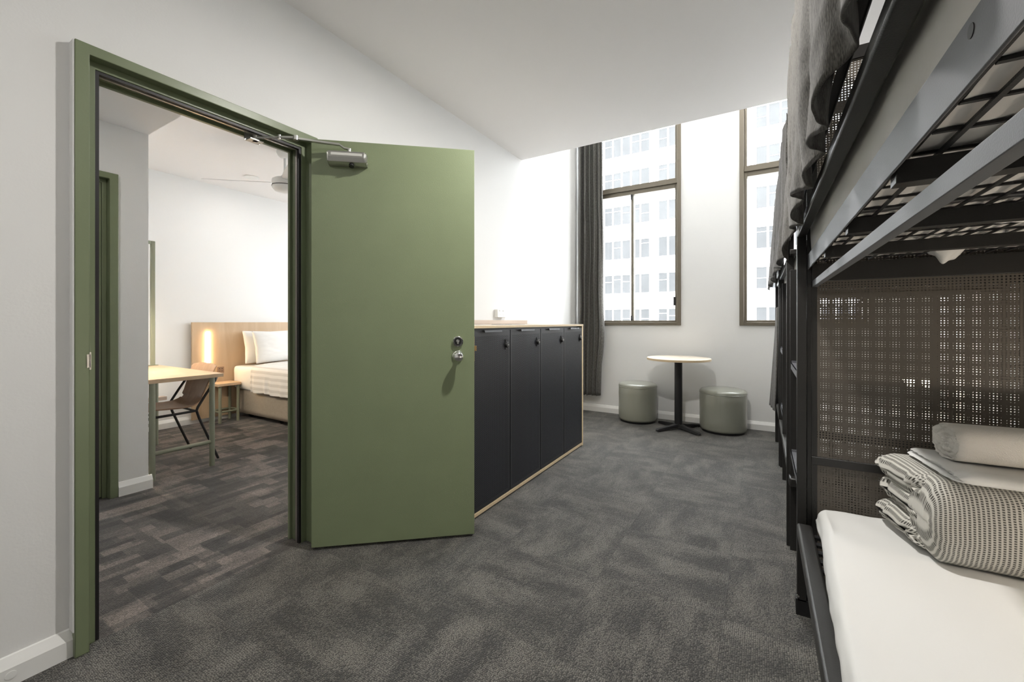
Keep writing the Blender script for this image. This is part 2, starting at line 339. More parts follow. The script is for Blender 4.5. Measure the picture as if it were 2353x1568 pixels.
# ------------------------------------------------------------------ mesh builder
class MB:
    def __init__(s): s.v = []; s.f = []; s.uv = {}
    def box(s, x0, x1, y0, y1, z0, z1):
        n = len(s.v)
        s.v += [(x0, y0, z0), (x1, y0, z0), (x1, y1, z0), (x0, y1, z0), (x0, y0, z1), (x1, y0, z1), (x1, y1, z1), (x0, y1, z1)]
        s.f += [(n, n + 3, n + 2, n + 1), (n + 4, n + 5, n + 6, n + 7), (n, n + 1, n + 5, n + 4), (n + 1, n + 2, n + 6, n + 5), (n + 2, n + 3, n + 7, n + 6), (n + 3, n, n + 4, n + 7)]
        return s
    def ring_tube(s, rings, cap=True, closed=False):
        n = len(s.v); k = len(rings[0])
        for r in rings: s.v += [tuple(p) for p in r]
        m = len(rings)
        for i in range(m - 1 + (1 if closed else 0)):
            j = (i + 1) % m
            for a in range(k):
                b = (a + 1) % k
                s.f.append((n + i * k + a, n + i * k + b, n + j * k + b, n + j * k + a))
        if cap and not closed:
            s.f.append(tuple(n + a for a in reversed(range(k))))
            s.f.append(tuple(n + (m - 1) * k + a for a in range(k)))
        return s
    def rod(s, p, q, r, n=14, r2=None):
        p = Vector(p); q = Vector(q); d = (q - p).normalized()
        a = d.orthogonal().normalized(); b = d.cross(a); r2 = r if r2 is None else r2
        R = lambda c, rr: [c + (a * math.cos(2 * PI * i / n) + b * math.sin(2 * PI * i / n)) * rr for i in range(n)]
        return s.ring_tube([R(p, r), R(q, r2)])
    def tube(s, pts, r, n=10):
        pts = [Vector(p) for p in pts]; rings = []
        prev = None
        for i, p in enumerate(pts):
            d = ((pts[min(i + 1, len(pts) - 1)] - pts[max(i - 1, 0)])).normalized()
            a = (prev - d * prev.dot(d)).normalized() if prev is not None else d.orthogonal().normalized()
            prev = a; b = d.cross(a)
            rings.append([p + (a * math.cos(2 * PI * k / n) + b * math.sin(2 * PI * k / n)) * r for k in range(n)])
        return s.ring_tube(rings)
    def lathe(s, c, prof, n=40, axis=None):
        """prof: list of (r, h); axis default z"""
        c = Vector(c)
        if axis is None: A = Vector((0, 0, 1))
        else: A = Vector(axis).normalized()
        a = A.orthogonal().normalized(); b = A.cross(a)
        rings = [[c + A * h + (a * math.cos(2 * PI * i / n) + b * math.sin(2 * PI * i / n)) * max(r, 1e-4) for i in range(n)] for r, h in prof]
        return s.ring_tube(rings)
    def prism(s, poly, axis, a0, a1):
        """poly: 2D outline in the plane normal to axis ('x': (y,z), 'y': (x,z), 'z': (x,y))"""
        def P3(p, a):
            if axis == 'x': return (a, p[0], p[1])
            if axis == 'y': return (p[0], a, p[1])
            return (p[0], p[1], a)
        return s.ring_tube([[P3(p, a0) for p in poly], [P3(p, a1) for p in poly]])
    def grid(s, fn, nu, nv, uv=None):
        n = len(s.v)
        for i in range(nu + 1):
            for j in range(nv + 1):
                s.v.append(tuple(fn(i / nu, j / nv)))
                if uv: s.uv[len(s.v) - 1] = uv(i / nu, j / nv)
        for i in range(nu):
            for j in range(nv):
                a = n + i * (nv + 1) + j
                s.f.append((a, a + nv + 1, a + nv + 2, a + 1))
        return s
    def build(s, name, mat, parent=None, loc=None, smooth=35, bevel=0, solid=0, subd=0):
        off = Vector((0, 0, 0))
        if parent is not None:
            p = parent
            while p is not None: off += p.location; p = p.parent
        elif loc is not None: off = Vector(loc)
        me = bpy.data.meshes.new(name)
        me.from_pydata([tuple(Vector(v) - off) for v in s.v], [], s.f)
        me.materials.append(MATS[mat] if isinstance(mat, str) else mat)
        if s.uv:
            ul = me.uv_layers.new(name='UVMap')
            for lp in me.loops:
                ul.data[lp.index].uv = s.uv.get(lp.vertex_index, (0, 0))
        bm = bmesh.new(); bm.from_mesh(me)
        bmesh.ops.recalc_face_normals(bm, faces=bm.faces)
        for f_ in bm.faces: f_.smooth = True
        lim = math.radians(smooth)
        for e in bm.edges:
            if len(e.link_faces) == 2 and e.calc_face_angle(0) > lim: e.smooth = False
        bm.to_mesh(me); bm.free(); me.update()
        o = bpy.data.objects.new(name, me); COL.objects.link(o)
        if parent is not None: o.parent = parent
        elif loc is not None: o.location = loc
        if solid:
            md = o.modifiers.new('thickness', 'SOLIDIFY'); md.thickness = solid; md.offset = 0
        if bevel:
            md = o.modifiers.new('bevel', 'BEVEL'); md.width = bevel; md.segments = 2; md.limit_method = 'ANGLE'; md.angle_limit = math.radians(50)
        if subd:
            md = o.modifiers.new('subd', 'SUBSURF'); md.levels = subd; md.render_levels = subd
        return o

def tag(o, label=None, cat=None, group=None, kind=None):
    if label: o['label'] = label
    if cat: o['category'] = cat
    if group: o['group'] = group
    if kind: o['kind'] = kind
    return o
def thing(name, label, cat, loc=(0, 0, 0), group=None, kind=None):
    o = bpy.data.objects.new(name, None); COL.objects.link(o)
    o.empty_display_size = 0.1; o.location = loc
    return tag(o, label, cat, group, kind)
def copy_tree(o, parent=None):
    c = o.copy(); COL.objects.link(c); c.parent = parent
    for ch in list(o.children): copy_tree(ch, c)
    return c
def structure(mb, name, mat, label, cat, **kw):
    return tag(mb.build(name, mat, **kw), label, cat, kind='structure')
def nz(x, y, z=0.0, s=1.0): return noise.noise(Vector((x * s, y * s, z * s)))

# ------------------------------------------------------------------ room shell
XW = -2.035      # dorm side of the doorway wall
XB = -2.100      # bedroom side of it
YW = 5.105       # inside face of the window wall
XR = 1.28        # wall behind the bunks
YB = -1.60
HC = 2.735       # ceiling
YV = 3.565       # where the lowered ceiling ends and the tall window void starts
HV = 4.35
DY0, DY1, DZ = 0.462, 1.318, 2.075     # doorway hole in the wall

structure(MB().box(XW, XR + 0.1, YB - 0.1, YW + 0.15, -0.12, 0.0), 'floor', 'carpet_grey', 'dark grey mottled loop carpet of the bunk room', 'floor')
structure(MB().box(-5.6, XW, YB - 0.1, YW + 0.15, -0.12, 0.0), 'floor', 'carpet_patchwork', 'brown and grey patchwork carpet seen through the doorway', 'floor')
lw = MB()
def wall_poly(mb, x0, x1, rects):
    for y0, y1, z0, z1 in rects: mb.box(x0, x1, y0, y1, z0, z1)
wall_poly(lw, XB, XW, [(YB, DY0, 0, HC + 0.1), (DY0, DY1, DZ, HC + 0.1), (DY1, YV, 0, HC + 0.1), (YV, YW, 0, HV)])
structure(lw, 'wall_left', 'wall_paint', 'white wall holding the green framed doorway', 'wall')
structure(MB().box(XR, XR + 0.1, YB, YW, 0, HV), 'wall_right', 'wall_paint', 'white wall behind the bunk beds', 'wall')
structure(MB().box(-2.1, XR + 0.1, YB - 0.1, YB, 0, HC + 0.1), 'wall_back', 'wall_paint', 'white wall behind the viewer', 'wall')
# window wall with two tall openings (dorm) and one in the bedroom
W1 = (-1.90, -0.815, 1.112, 4.12); W2 = (-0.20, 0.885, 1.112, 4.12); W3 = (-5.1, -2.5, 0.90, 2.60)
ww = MB()
for x0, x1, z0, z1 in ((XB, XR + 0.1, 0, 1.112), (XB, XR + 0.1, 4.12, HV), (XB, W1[0], 1.112, 4.12), (W1[1], W2[0], 1.112, 4.12), (W2[1], XR + 0.1, 1.112, 4.12)):
    ww.box(x0, x1, YW, YW + 0.16, z0, z1)
structure(ww, 'wall_far', 'wall_paint', 'white end wall with two tall bronze framed windows', 'wall')
ww = MB()
for x0, x1, z0, z1 in ((-5.6, XB, 0, 0.90), (-5.6, XB, 2.60, HC + 0.1), (-5.6, -5.1, 0.90, 2.60), (-2.5, XB, 0.90, 2.60)):
    ww.box(x0, x1, YW, YW + 0.16, z0, z1)
structure(ww, 'wall_bedroom_far', 'wall_paint', 'bedroom window wall, past the bed and out of sight', 'wall')
structure(MB().box(XB, XR + 0.1, YB - 0.1, YV, HC, HC + 0.12), 'ceiling', 'ceiling_paint', 'flat white lowered ceiling ending in front of the windows', 'ceiling')
structure(MB().box(XB, XR + 0.1, YV - 0.1, YV, HC + 0.12, HV), 'wall_bulkhead', 'wall_paint', 'white upstand above the edge of the lowered ceiling', 'wall')
structure(MB().box(XB, XR + 0.1, YV - 0.1, YW + 0.16, HV, HV + 0.1), 'ceiling', 'ceiling_paint', 'high white ceiling over the window void', 'ceiling')
# bedroom shell
XH = -5.47
structure(MB().box(XH - 0.1, XH, YB, YW, 0, HC + 0.1), 'wall_headboard', 'wall_paint', 'white bedroom wall behind the wooden headboard', 'wall')
structure(MB().box(-5.6, XB, YB, YW + 0.15, HC, HC + 0.12), 'ceiling', 'ceiling_paint', 'white bedroom ceiling with the fan', 'ceiling')
# block with inner door : wall facing +X at -3.61, corner at Y 1.157
XC, YC, HL = -3.61, 1.157, 2.424
blk = MB()
blk.box(XC - 0.10, XC, YB, 0.20, 0, HC)
blk.box(XC - 0.10, XC, 0.985, YC, 0, HC)
blk.box(XC - 0.10, XC, 0.20, 0.985, 2.09, HC)
structure(blk, 'wall_bathroom', 'wall_paint', 'light grey wall corner beside the inner green door frame', 'wall')
structure(MB().box(XH, XC - 0.10, YC - 0.1, YC, 0, HC), 'wall_desk', 'wall_paint', 'bedroom wall the desk stands against', 'wall')
structure(MB().box(XC, XB, YB, YC, HL, HC), 'ceiling', 'ceiling_paint', 'lowered ceiling over the bedroom entry', 'ceiling')
structure(MB().box(-5.6, XB, YB - 0.1, YB, 0, HC), 'wall_entry_back', 'wall_paint', 'back wall of the bedroom entry', 'wall')

# skirtings with chamfered top
def skirt(name, pts_y, x, sgn, label):
    y0, y1 = pts_y
    mb = MB().prism([(x, 0), (x + sgn * 0.024, 0), (x + sgn * 0.024, 0.058), (x + sgn * 0.006, 0.088), (x, 0.090)], 'y', y0, y1)
    return structure(mb, name, 'skirting_paint', label, 'skirting board', smooth=15)
def skirt_x(name, x0, x1, y, sgn, label):
    mb = MB().prism([(y, 0), (y + sgn * 0.018, 0), (y + sgn * 0.018, 0.058), (y + sgn * 0.006, 0.088), (y, 0.090)], 'x', x0, x1)
    return structure(mb, name, 'skirting_paint', label, 'skirting board', smooth=15)
skirt('baseboard_left', (YB, 0.452), XW, 1, 'white skirting board left of the green doorway')
o = MB().lathe((XW + 0.024, 0.305, 0.036), [(0.0125, 0), (0.0125, 0.0012), (0.010, 0.0016), (0, 0.0016)], 24, (1, 0, 0)).build('screw_cap', 'skirting_paint')
tag(o, 'small round screw cap on the left skirting board', 'screw cap')
skirt('baseboard_left', (1.36, 5.0), XW, 1, 'white skirting board running behind the locker cabinet')
skirt_x('baseboard_far', XW + 0.0, XR, YW, -1, 'white skirting board under the two windows')
skirt('baseboard_bedroom', (YC, YW), XH, 1, 'white skirting board under the bedroom headboard wall')
skirt('baseboard_corner', (0.998, YC + 0.018), XC, 1, 'white skirting board at the bedroom wall corner')
skirt_x('baseboard_desk', XH, XC, YC, 1, 'white skirting board behind the desk')

# ------------------------------------------------------------------ green steel door frame (dorm doorway)
FX = -1.990
yo0, yi0, yo1, yi1 = 0.4415, 0.478, 1.338, 1.302     # outer and rebate edges
ys0, ys1 = 0.503, 1.277                               # door stop edges
zo, zi, zs = 2.100, 2.0645, 2.040
def u_frame(mb, x0, x1, ya, yb, yc, yd, z_in, z_out):
    """a portal: jamb ya..yb, jamb yc..yd, head z_in..z_out, as one outline"""
    poly = [(ya, 0), (yb, 0), (yb, z_in), (yc, z_in), (yc, 0), (yd, 0), (yd, z_out), (ya, z_out)]
    n = len(mb.v)
    for x in (x0, x1): mb.v += [(x, y, z) for y, z in poly]
    for i in range(8):
        j = (i + 1) % 8
        mb.f.append((n + i, n + j, n + 8 + j, n + 8 + i))
    for q in ((0, 1, 2, 7), (7, 2, 3, 6), (6, 3, 4, 5)):
        mb.f.append(tuple(n + k for k in q)); mb.f.append(tuple(n + 8 + k for k in reversed(q)))
fr = MB()
u_frame(fr, -2.0355, FX, yo0, yi0, yi1, yo1, zi, zo)
u_frame(fr, -2.120, -2.0355, DY0, ys0, ys1, DY1, zs, DZ)
u_frame(fr, -2.140, -2.120, yo0, ys0 + 0.012, ys1 - 0.012, yo1, zs - 0.012, zo)
frame = structure(fr, 'trim_1', 'green_gloss', 'glossy sage green steel frame around the open doorway', 'door frame', bevel=0.0025)
s_ = MB(); u_frame(s_, -2.055, -2.0405, ys0, ys0 + 0.011, ys1 - 0.011, ys1, zs - 0.011, zs)
s_.build('black_seal', 'black_seal', parent=frame)
s_ = MB(); u_frame(s_, -2.067, -2.056, ys0, ys0 + 0.014, ys1 - 0.014, ys1, zs - 0.014, zs)
s_.build('metal_seal', 'alu_seal', parent=frame)
s_ = MB(); u_frame(s_, -2.0725, -2.068, ys0, ys0 + 0.012, ys1 - 0.012, ys1, zs - 0.012, zs)
s_.build('black_seal', 'black_seal', parent=frame)
sk = MB().box(-2.018, FX + 0.002, yi0 - 0.001, yi0 + 0.003, 0.975, 1.035).box(FX, FX + 0.002, yi0 - 0.008, yi0 + 0.001, 0.982, 1.028)
sk.build('strike_plate', 'satin_silver', parent=frame)
MB().box(-2.035, -1.994, 0.4375, 0.4412, 0.088, 2.098).build('painted_edge', 'wall_paint', parent=frame)
hg = MB()
for z in (0.25, 1.16, 1.85): hg.rod((FX + 0.012, 1.305, z - 0.05), (FX + 0.012, 1.305, z + 0.05), 0.008)
hg.build('hinge', 'black_plastic', parent=frame)

# ------------------------------------------------------------------ door leaf, local x along leaf, camera side y=0
dr = bpy.data.objects.new('door_1', None); COL.objects.link(dr)
tag(dr, 'sage green door leaf standing open in front of the lockers', 'door', kind='structure')
dr.empty_display_size = 0.1
# (built with the parent at the origin, then moved)
MB().box(0, 0.811, 0, 0.040, 0.014, 2.052).build('door_leaf', 'door_green', parent=dr, bevel=0.0015)
kb = MB().lathe((0.7236, 0, 0.961), [(0.0, 0), (0.030, 0), (0.030, 0.004), (0.026, 0.008), (0.011, 0.010), (0.010, 0.024), (0.016, 0.032), (0.0245, 0.042), (0.0265, 0.052), (0.0235, 0.062), (0.014, 0.068), (0.0, 0.069)], 40, (0, -1, 0))
kb.build('door_knob', 'chrome', parent=dr, smooth=60)
lk = MB().lathe((0.7236, 0, 1.037), [(0.0, 0), (0.0275, 0), (0.0275, 0.010), (0.0235, 0.013), (0.0215, 0.009), (0.0, 0.009)], 40, (0, -1, 0)).build('lock_cylinder', 'chrome', parent=dr)
MB().lathe((0.7236, -0.0085, 1.037), [(0, 0), (0.0205, 0), (0.0205, 0.002), (0, 0.003)], 32, (0, -1, 0)).build('cylinder_face', 'black_plastic', parent=lk)
kc = MB().lathe((0.7236, -0.010, 1.040), [(0, 0), (0.0085, 0), (0.0085, 0.003), (0, 0.004)], 24, (0, -1, 0))
kc.box(0.7195, 0.7277, -0.0135, -0.010, 1.024, 1.040)
kc.build('key_plug', 'chrome', parent=lk)
MB().box(0.811, 0.8125, 0.008, 0.032, 0.93, 1.06).build('latch_plate', 'brass', parent=dr)
MB().box(0.8125, 0.824, 0.012, 0.028, 0.985, 1.012).build('latch_bolt', 'brass', parent=dr)
# closer body
cl = MB()
t0, t1, zc0, zc1 = 0.092, 0.262, 1.921, 1.982
prof = [(0, zc0), (-0.030, zc0), (-0.047, zc0 + 0.010), (-0.056, zc0 + 0.030), (-0.054, zc0 + 0.036), (-0.054, zc1 - 0.006), (-0.050, zc1), (0, zc1)]
cl.prism([(y, z) for y, z in prof], 'x', t0, t1)
clo = cl.build('door_closer', 'satin_silver', parent=dr, bevel=0.0015)
ep = MB()
prof2 = [(0, zc0 + 0.002), (-0.028, zc0 + 0.002), (-0.046, zc0 + 0.012), (-0.052, zc0 + 0.03), (-0.052, zc1 - 0.01), (-0.044, zc1 - 0.002), (0, zc1 - 0.002)]
ep.prism(prof2, 'x', t1, t1 + 0.007); ep.prism(prof2, 'x', t0 - 0.007, t0)
ep.build('end_plate', 'satin_silver', parent=clo, bevel=0.001)
sc = MB()
for yy, zz in ((-0.014, zc0 + 0.014), (-0.036, zc0 + 0.018), (-0.014, zc1 - 0.014), (-0.038, zc1 - 0.016)): sc.rod((t1 + 0.006, yy, zz), (t1 + 0.010, yy, zz), 0.0042, 10)
sc.build('screw', 'chrome', parent=clo)
MB().box(t0 + 0.012, t1 - 0.012, -0.0555, -0.0535, zc1 - 0.023, zc1 - 0.010).build('name_strip', 'pale_silver', parent=clo)
MB().rod((t0 + 0.105, -0.030, zc0 + 0.002), (t0 + 0.105, -0.034, zc0 - 0.008), 0.0125, 20).build('spindle_cap', 'black_plastic', parent=clo)
DA = math.atan2(0.6547, 0.7559)
H0 = Vector((-1.923, 1.257, 0))
def d2l(p):
    """world point to door local"""
    return Matrix.Rotation(-DA, 3, 'Z') @ (Vector(p) - H0)
arm = MB()
piv = Vector((0.186, -0.030, 2.0)); elb = d2l((-1.915, 1.172, 2.020)); br = d2l((-2.062, 1.060, 2.016))
arm.rod((piv.x, piv.y, zc1 - 0.001), (piv.x, piv.y, 2.002), 0.010, 16)
def flat_bar(mb, p, q, w, h):
    p = Vector(p); q = Vector(q); d = (q - p).normalized(); sd = Vector((0, 0, 1)).cross(d).normalized() * w / 2; up = Vector((0, 0, h / 2))
    mb.ring_tube([[p - sd - up, p + sd - up, p + sd + up, p - sd + up], [q - sd - up, q + sd - up, q + sd + up, q - sd + up]])
k1 = piv + (elb - piv) * 0.10
flat_bar(arm, (piv.x, piv.y, 2.000), (k1.x, k1.y, 2.002), 0.018, 0.007)
flat_bar(arm, (k1.x, k1.y, 2.002), (k1.x * .9 + elb.x * .1, k1.y * .9 + elb.y * .1, 2.016), 0.018, 0.007)
flat_bar(arm, (k1.x * .9 + elb.x * .1, k1.y * .9 + elb.y * .1, 2.016), (elb.x, elb.y, 2.018), 0.018, 0.009)
arm.rod((elb.x, elb.y, 2.010), (elb.x, elb.y, 2.031), 0.0125, 18)
mid = elb + (br - elb) * 0.4
arm.rod((elb.x, elb.y, 2.022), (mid.x, mid.y, 2.021), 0.0072, 12)
arm.rod((mid.x, mid.y, 2.021), (br.x, br.y, 2.014), 0.0058, 12)
arm.rod((mid.x, mid.y, 2.012), (mid.x, mid.y, 2.032), 0.0075, 12)
arm.build('closer_arm', 'satin_silver', parent=clo)
dr.location = H0; dr.rotation_euler = (0, 0, DA)
bk = MB().box(-2.095, -2.050, 1.035, 1.095, 2.034, 2.040).box(-2.098, -2.093, 1.030, 1.10, 2.000, 2.040).box(-2.095, -2.050, 1.035, 1.095, 2.000, 2.004)
bk.rod((-2.068, 1.065, 2.000), (-2.068, 1.065, 2.036), 0.012)
bk.build('arm_bracket', 'satin_silver', parent=frame)

# ------------------------------------------------------------------ inner bedroom door frame and door
f2 = MB(); u_frame(f2, XC - 0.115, XC + 0.018, 0.175, 0.213, 0.955, 0.998, 2.062, 2.100)
u_frame(f2, XC - 0.115, XC - 0.030, 0.213, 0.238, 0.930, 0.955, 2.038, 2.062)
structure(f2, 'trim_2', 'green_gloss', 'dark green door frame deep inside the bedroom entry', 'door frame', bevel=0.003)
d2 = MB().box(XC - 0.075, XC - 0.032, 0.240, 0.928, 0.012, 2.036)
d2o = structure(d2, 'door_2', 'green_gloss', 'dark green closed door in the bedroom entry', 'door', bevel=0.002)
MB().lathe((XC - 0.032, 0.30, 1.0), [(0, 0), (0.027, 0), (0.027, 0.005), (0.01, 0.01), (0.01, 0.03), (0.024, 0.045), (0.022, 0.062), (0, 0.066)], 28, (1, 0, 0)).build('door_knob', 'chrome', parent=d2o)

# ------------------------------------------------------------------ windows
def window(name, x0, x1, z0, z1, zt, label, mull=None, lip=0.045):
    y = YW
    fr = MB()
    # outer trim lipping over the plaster
    fr.box(x0 - 0.012, x0 + 0.030, y - 0.022, y + 0.10, z0 - 0.012, z1 + 0.012); fr.box(x1 - 0.030, x1 + 0.012, y - 0.022, y + 0.10, z0 - 0.012, z1 + 0.012)
    fr.box(x0 + 0.030, x1 - 0.030, y - 0.022, y + 0.10, z0 - 0.012, z0 + 0.024); fr.box(x0 + 0.030, x1 - 0.030, y - 0.022, y + 0.10, z1 - 0.024, z1 + 0.012)
    # stepped inner profiles
    fr.box(x0 + 0.030, x0 + 0.058, y + 0.030, y + 0.12, z0 + 0.024, z1 - 0.024); fr.box(x1 - 0.058, x1 - 0.030, y + 0.030, y + 0.12, z0 + 0.024, z1 - 0.024)
    fr.box(x0 + 0.058, x1 - 0.058, y + 0.030, y + 0.12, z0 + 0.024, z0 + 0.045); fr.box(x0 + 0.058, x1 - 0.058, y + 0.030, y + 0.12, z1 - 0.045, z1 - 0.024)
    fr.box(x0 + 0.030, x1 - 0.030, y + 0.005, y + 0.10, zt - 0.028, zt + 0.032)          # transom
    fr.box(x0 + 0.058, x1 - 0.058, y + 0.030, y + 0.12, zt - 0.075, zt - 0.028)
    w = structure(fr, name, 'bronze_alu', label, 'window', bevel=0.003)
    g = MB().box(x0 + 0.04, x1 - 0.04, y + 0.075, y + 0.080, zt, z1 - 0.03); g.build('upper_pane', 'window_glass', parent=w)
    g = MB().box(x0 + 0.04, x1 - 0.04, y + 0.085, y + 0.090, z0 + 0.03, zt - 0.03); g.build('lower_pane', 'window_glass', parent=w)
    if mull is not None:
        m = MB().box(mull - 0.016, mull + 0.006, y + 0.050, y + 0.11, z0 + 0.03, zt - 0.07).build('sash_stile', 'bronze_alu', parent=w, bevel=0.002)
        MB().box(mull + 0.006, mull + 0.016, y + 0.062, y + 0.11, z0 + 0.03, zt - 0.07).build('sash_seal', 'satin_silver', parent=w)
        c = MB()
        for z in (z0 + 0.055, zt - 0.085): c.rod((mull - 0.008, y + 0.040, z - 0.018), (mull - 0.008, y + 0.040, z + 0.018), 0.010, 12).box(mull - 0.016, mull + 0.004, y + 0.036, y + 0.05, z - 0.05, z + 0.05)
        c.build('sash_bolt', 'black_plastic', parent=w)
    MB().box(x1 - 0.075, x1 - 0.052, y + 0.020, y + 0.05, z0 + 0.22, z0 + 0.32).build('catch', 'black_plastic', parent=w)
    return w
window('window_1', W1[0], W1[1], W1[2], W1[3], 2.78, 'tall bronze framed window beside the grey curtain', mull=-1.372)
window('window_2', W2[0], W2[1], W2[2], W2[3], 2.78, 'tall bronze framed window half hidden by the bunk curtains')
window('window_3', W3[0], W3[1], W3[2], W3[3], 2.10, 'bedroom window past the bed, out of sight')

# ------------------------------------------------------------------ building across the street
FY = 40.0
bd = thing('office_building', 'pale office tower with rows of grey windows across the street', 'building', (0, FY, -14))
def fx_at(px, Y=FY):
    u = (px - 1176.5) / 955.5
    return Y * (u * .8566 - .5159) / (.8566 + u * .5159)
pil = [fx_at(1503), fx_at(1724.5)]
bay = pil[1] - pil[0]
fl = 3.32
z_top0 = 1.14 + 107 / 955.5 * (0.5159 * 11.8 + .8566 * FY)       # head of the window row at y=633
MB().box(pil[0] - 3 * bay, pil[1] + 3 * bay, FY, FY + 14, -14, z_top0 + 12 * fl).build('facade', 'concrete_white', parent=bd)
pm = MB()
for i in range(-3, 5): pm.box(pil[0] + i * bay - 0.12, pil[0] + i * bay + 0.06, FY - 0.12, FY, -14, z_top0 + 12 * fl)
pm.build('pilaster', 'street', parent=bd)
sm = MB()
for r in range(-3, 11):
    sm.box(pil[0] - 3 * bay, pil[1] + 3 * bay, FY - 0.04, FY, z_top0 + r * fl + 0.85, z_top0 + r * fl + 0.88)
sm.build('spandrel_joint', 'alu_seal', parent=bd)
# window strips: the opening pattern of one bay measured between two pilasters
xs = [fx_at(p) - pil[0] for p in (1389.5, 1399.8, 1402.7, 1433.6, 1436.2, 1466.6, 1469.5, 1493.7)]
right = [fx_at(p) - pil[0] for p in (1512, 1536.3)]
wh = 1.76
for r in range(-2, 8):
    for b_ in range(-2, 3):
        x0 = pil[0] + b_ * bay + right[0]; x1 = pil[0] + (b_ + 1) * bay + xs[7]
        zt = z_top0 + r * fl
        n = 8; wpx = (x1 - x0) / n
        fm = MB()
        fm.box(x0 - 0.05, x1 + 0.05, FY - 0.05, FY + 0.02, zt, zt + 0.06).box(x0 - 0.05, x1 + 0.05, FY - 0.08, FY + 0.02, zt - wh - 0.06, zt - wh)
        for k in range(n + 1): fm.box(x0 + k * wpx - 0.07, x0 + k * wpx + 0.07, FY - 0.04, FY + 0.02, zt - wh, zt)
        for k in range(n):
            if random.random() < 0.55:
                q = random.choice((0.35, 0.5, 0.22)); fm.box(x0 + k * wpx, x0 + (k + 1) * wpx, FY - 0.03, FY + 0.02, zt - wh * q - 0.04, zt - wh * q)
        wi = fm.build('window', 'concrete_white', parent=bd)
        MB().box(x0, x1, FY - 0.01, FY, zt - wh, zt).build('panes', 'tower_glass', parent=wi)
structure(MB().box(-60, 60, YW + 0.5, 60, -14.4, -14.0), 'ground', 'street', 'street far below the windows', 'street')

# ------------------------------------------------------------------ curtains
def cloth(fn, nu, nv, w, h, thick=0.0025):
    mb = MB(); mb.grid(fn, nu, nv, uv=lambda a, b: (a * w, b * h)); return mb
def window_curtain():
    x0, x1, zb, zt = -1.995, -1.70, 0.225, 4.15
    def fn(a, b):
        z = zb + (zt - zb) * b
        sp = 1.0 + 0.06 * (1 - b)
        ph = a * 2 * PI * 5.5 + 0.9 * math.sin(b * 2.3 + a * 5) + 0.5 * nz(a * 4, b * 3, 2)
        x = x0 + (x1 - x0) * a * sp + 0.010 * math.sin(2 * ph) + 0.012 * nz(a * 3, b * 5)
        if z < 1.3:
            k = (1.3 - z) / 1.1; x += 0.05 * (a - 0.45) * math.sin(min(1, k * 1.6) * PI) * 0.8 - (0.045 * k * a if z < 0.6 else 0.045 * k * a)
        y = 4.965 + 0.046 * math.sin(ph) + 0.014 * math.sin(ph * 2.1 + 1) + 0.02 * nz(a * 5, b * 4, 5)
        return (x, y, z)
    mb = cloth(fn, 260, 70, 1.1, 3.9)
    tag(mb.build('curtain', 'curtain_cloth', smooth=80, solid=0.004), 'long dark grey curtain hanging in the corner beside the left window', 'curtain')
window_curtain()
cr_ = MB().box(-1.99, 1.0, 4.93, 5.0, 4.15, 4.19)
tag(cr_.build('curtain_track', 'satin_silver'), 'curtain track high above the windows', 'curtain track')

# ------------------------------------------------------------------ locker cabinet
CX = -1.42; CY0 = 1.885; CY1 = 3.634; CZ = 1.118
cab = thing('locker_cabinet', 'low birch locker cabinet with four black perforated doors along the wall', 'cabinet', ((CX + XW) / 2, (CY0 + CY1) / 2, 0))
MB().box(XW + 0.026, CX, CY0, CY1, CZ - 0.016, CZ).build('top_board', 'birch_top', parent=cab, bevel=0.0015)
MB().box(CX, CX + 0.0015, CY0, CY1, CZ - 0.016, CZ - 0.001).build('edge_band', 'birch_edge', parent=cab)
MB().box(XW + 0.026, CX, CY1 - 0.026, CY1, 0.0, CZ - 0.016).build('side_panel', 'birch_edge', parent=cab, bevel=0.0015)
MB().box(XW + 0.026, CX, CY0, CY0 + 0.02, 0.0, CZ - 0.016).build('side_panel', 'birch_edge', parent=cab, bevel=0.0015)
MB().box(XW + 0.026, CX + 0.0005, CY0 + 0.02, CY1 - 0.026, 0.010, 0.030).build('bottom_board', 'birch_edge', parent=cab)
MB().box(XW + 0.026, CX - 0.035, CY0 + 0.02, CY1 - 0.026, 0.030, CZ - 0.016).build('carcass', 'black_plastic', parent=cab)
bnd = [CY0 + 0.022, 2.338, 2.775, 3.203, CY1 - 0.028]
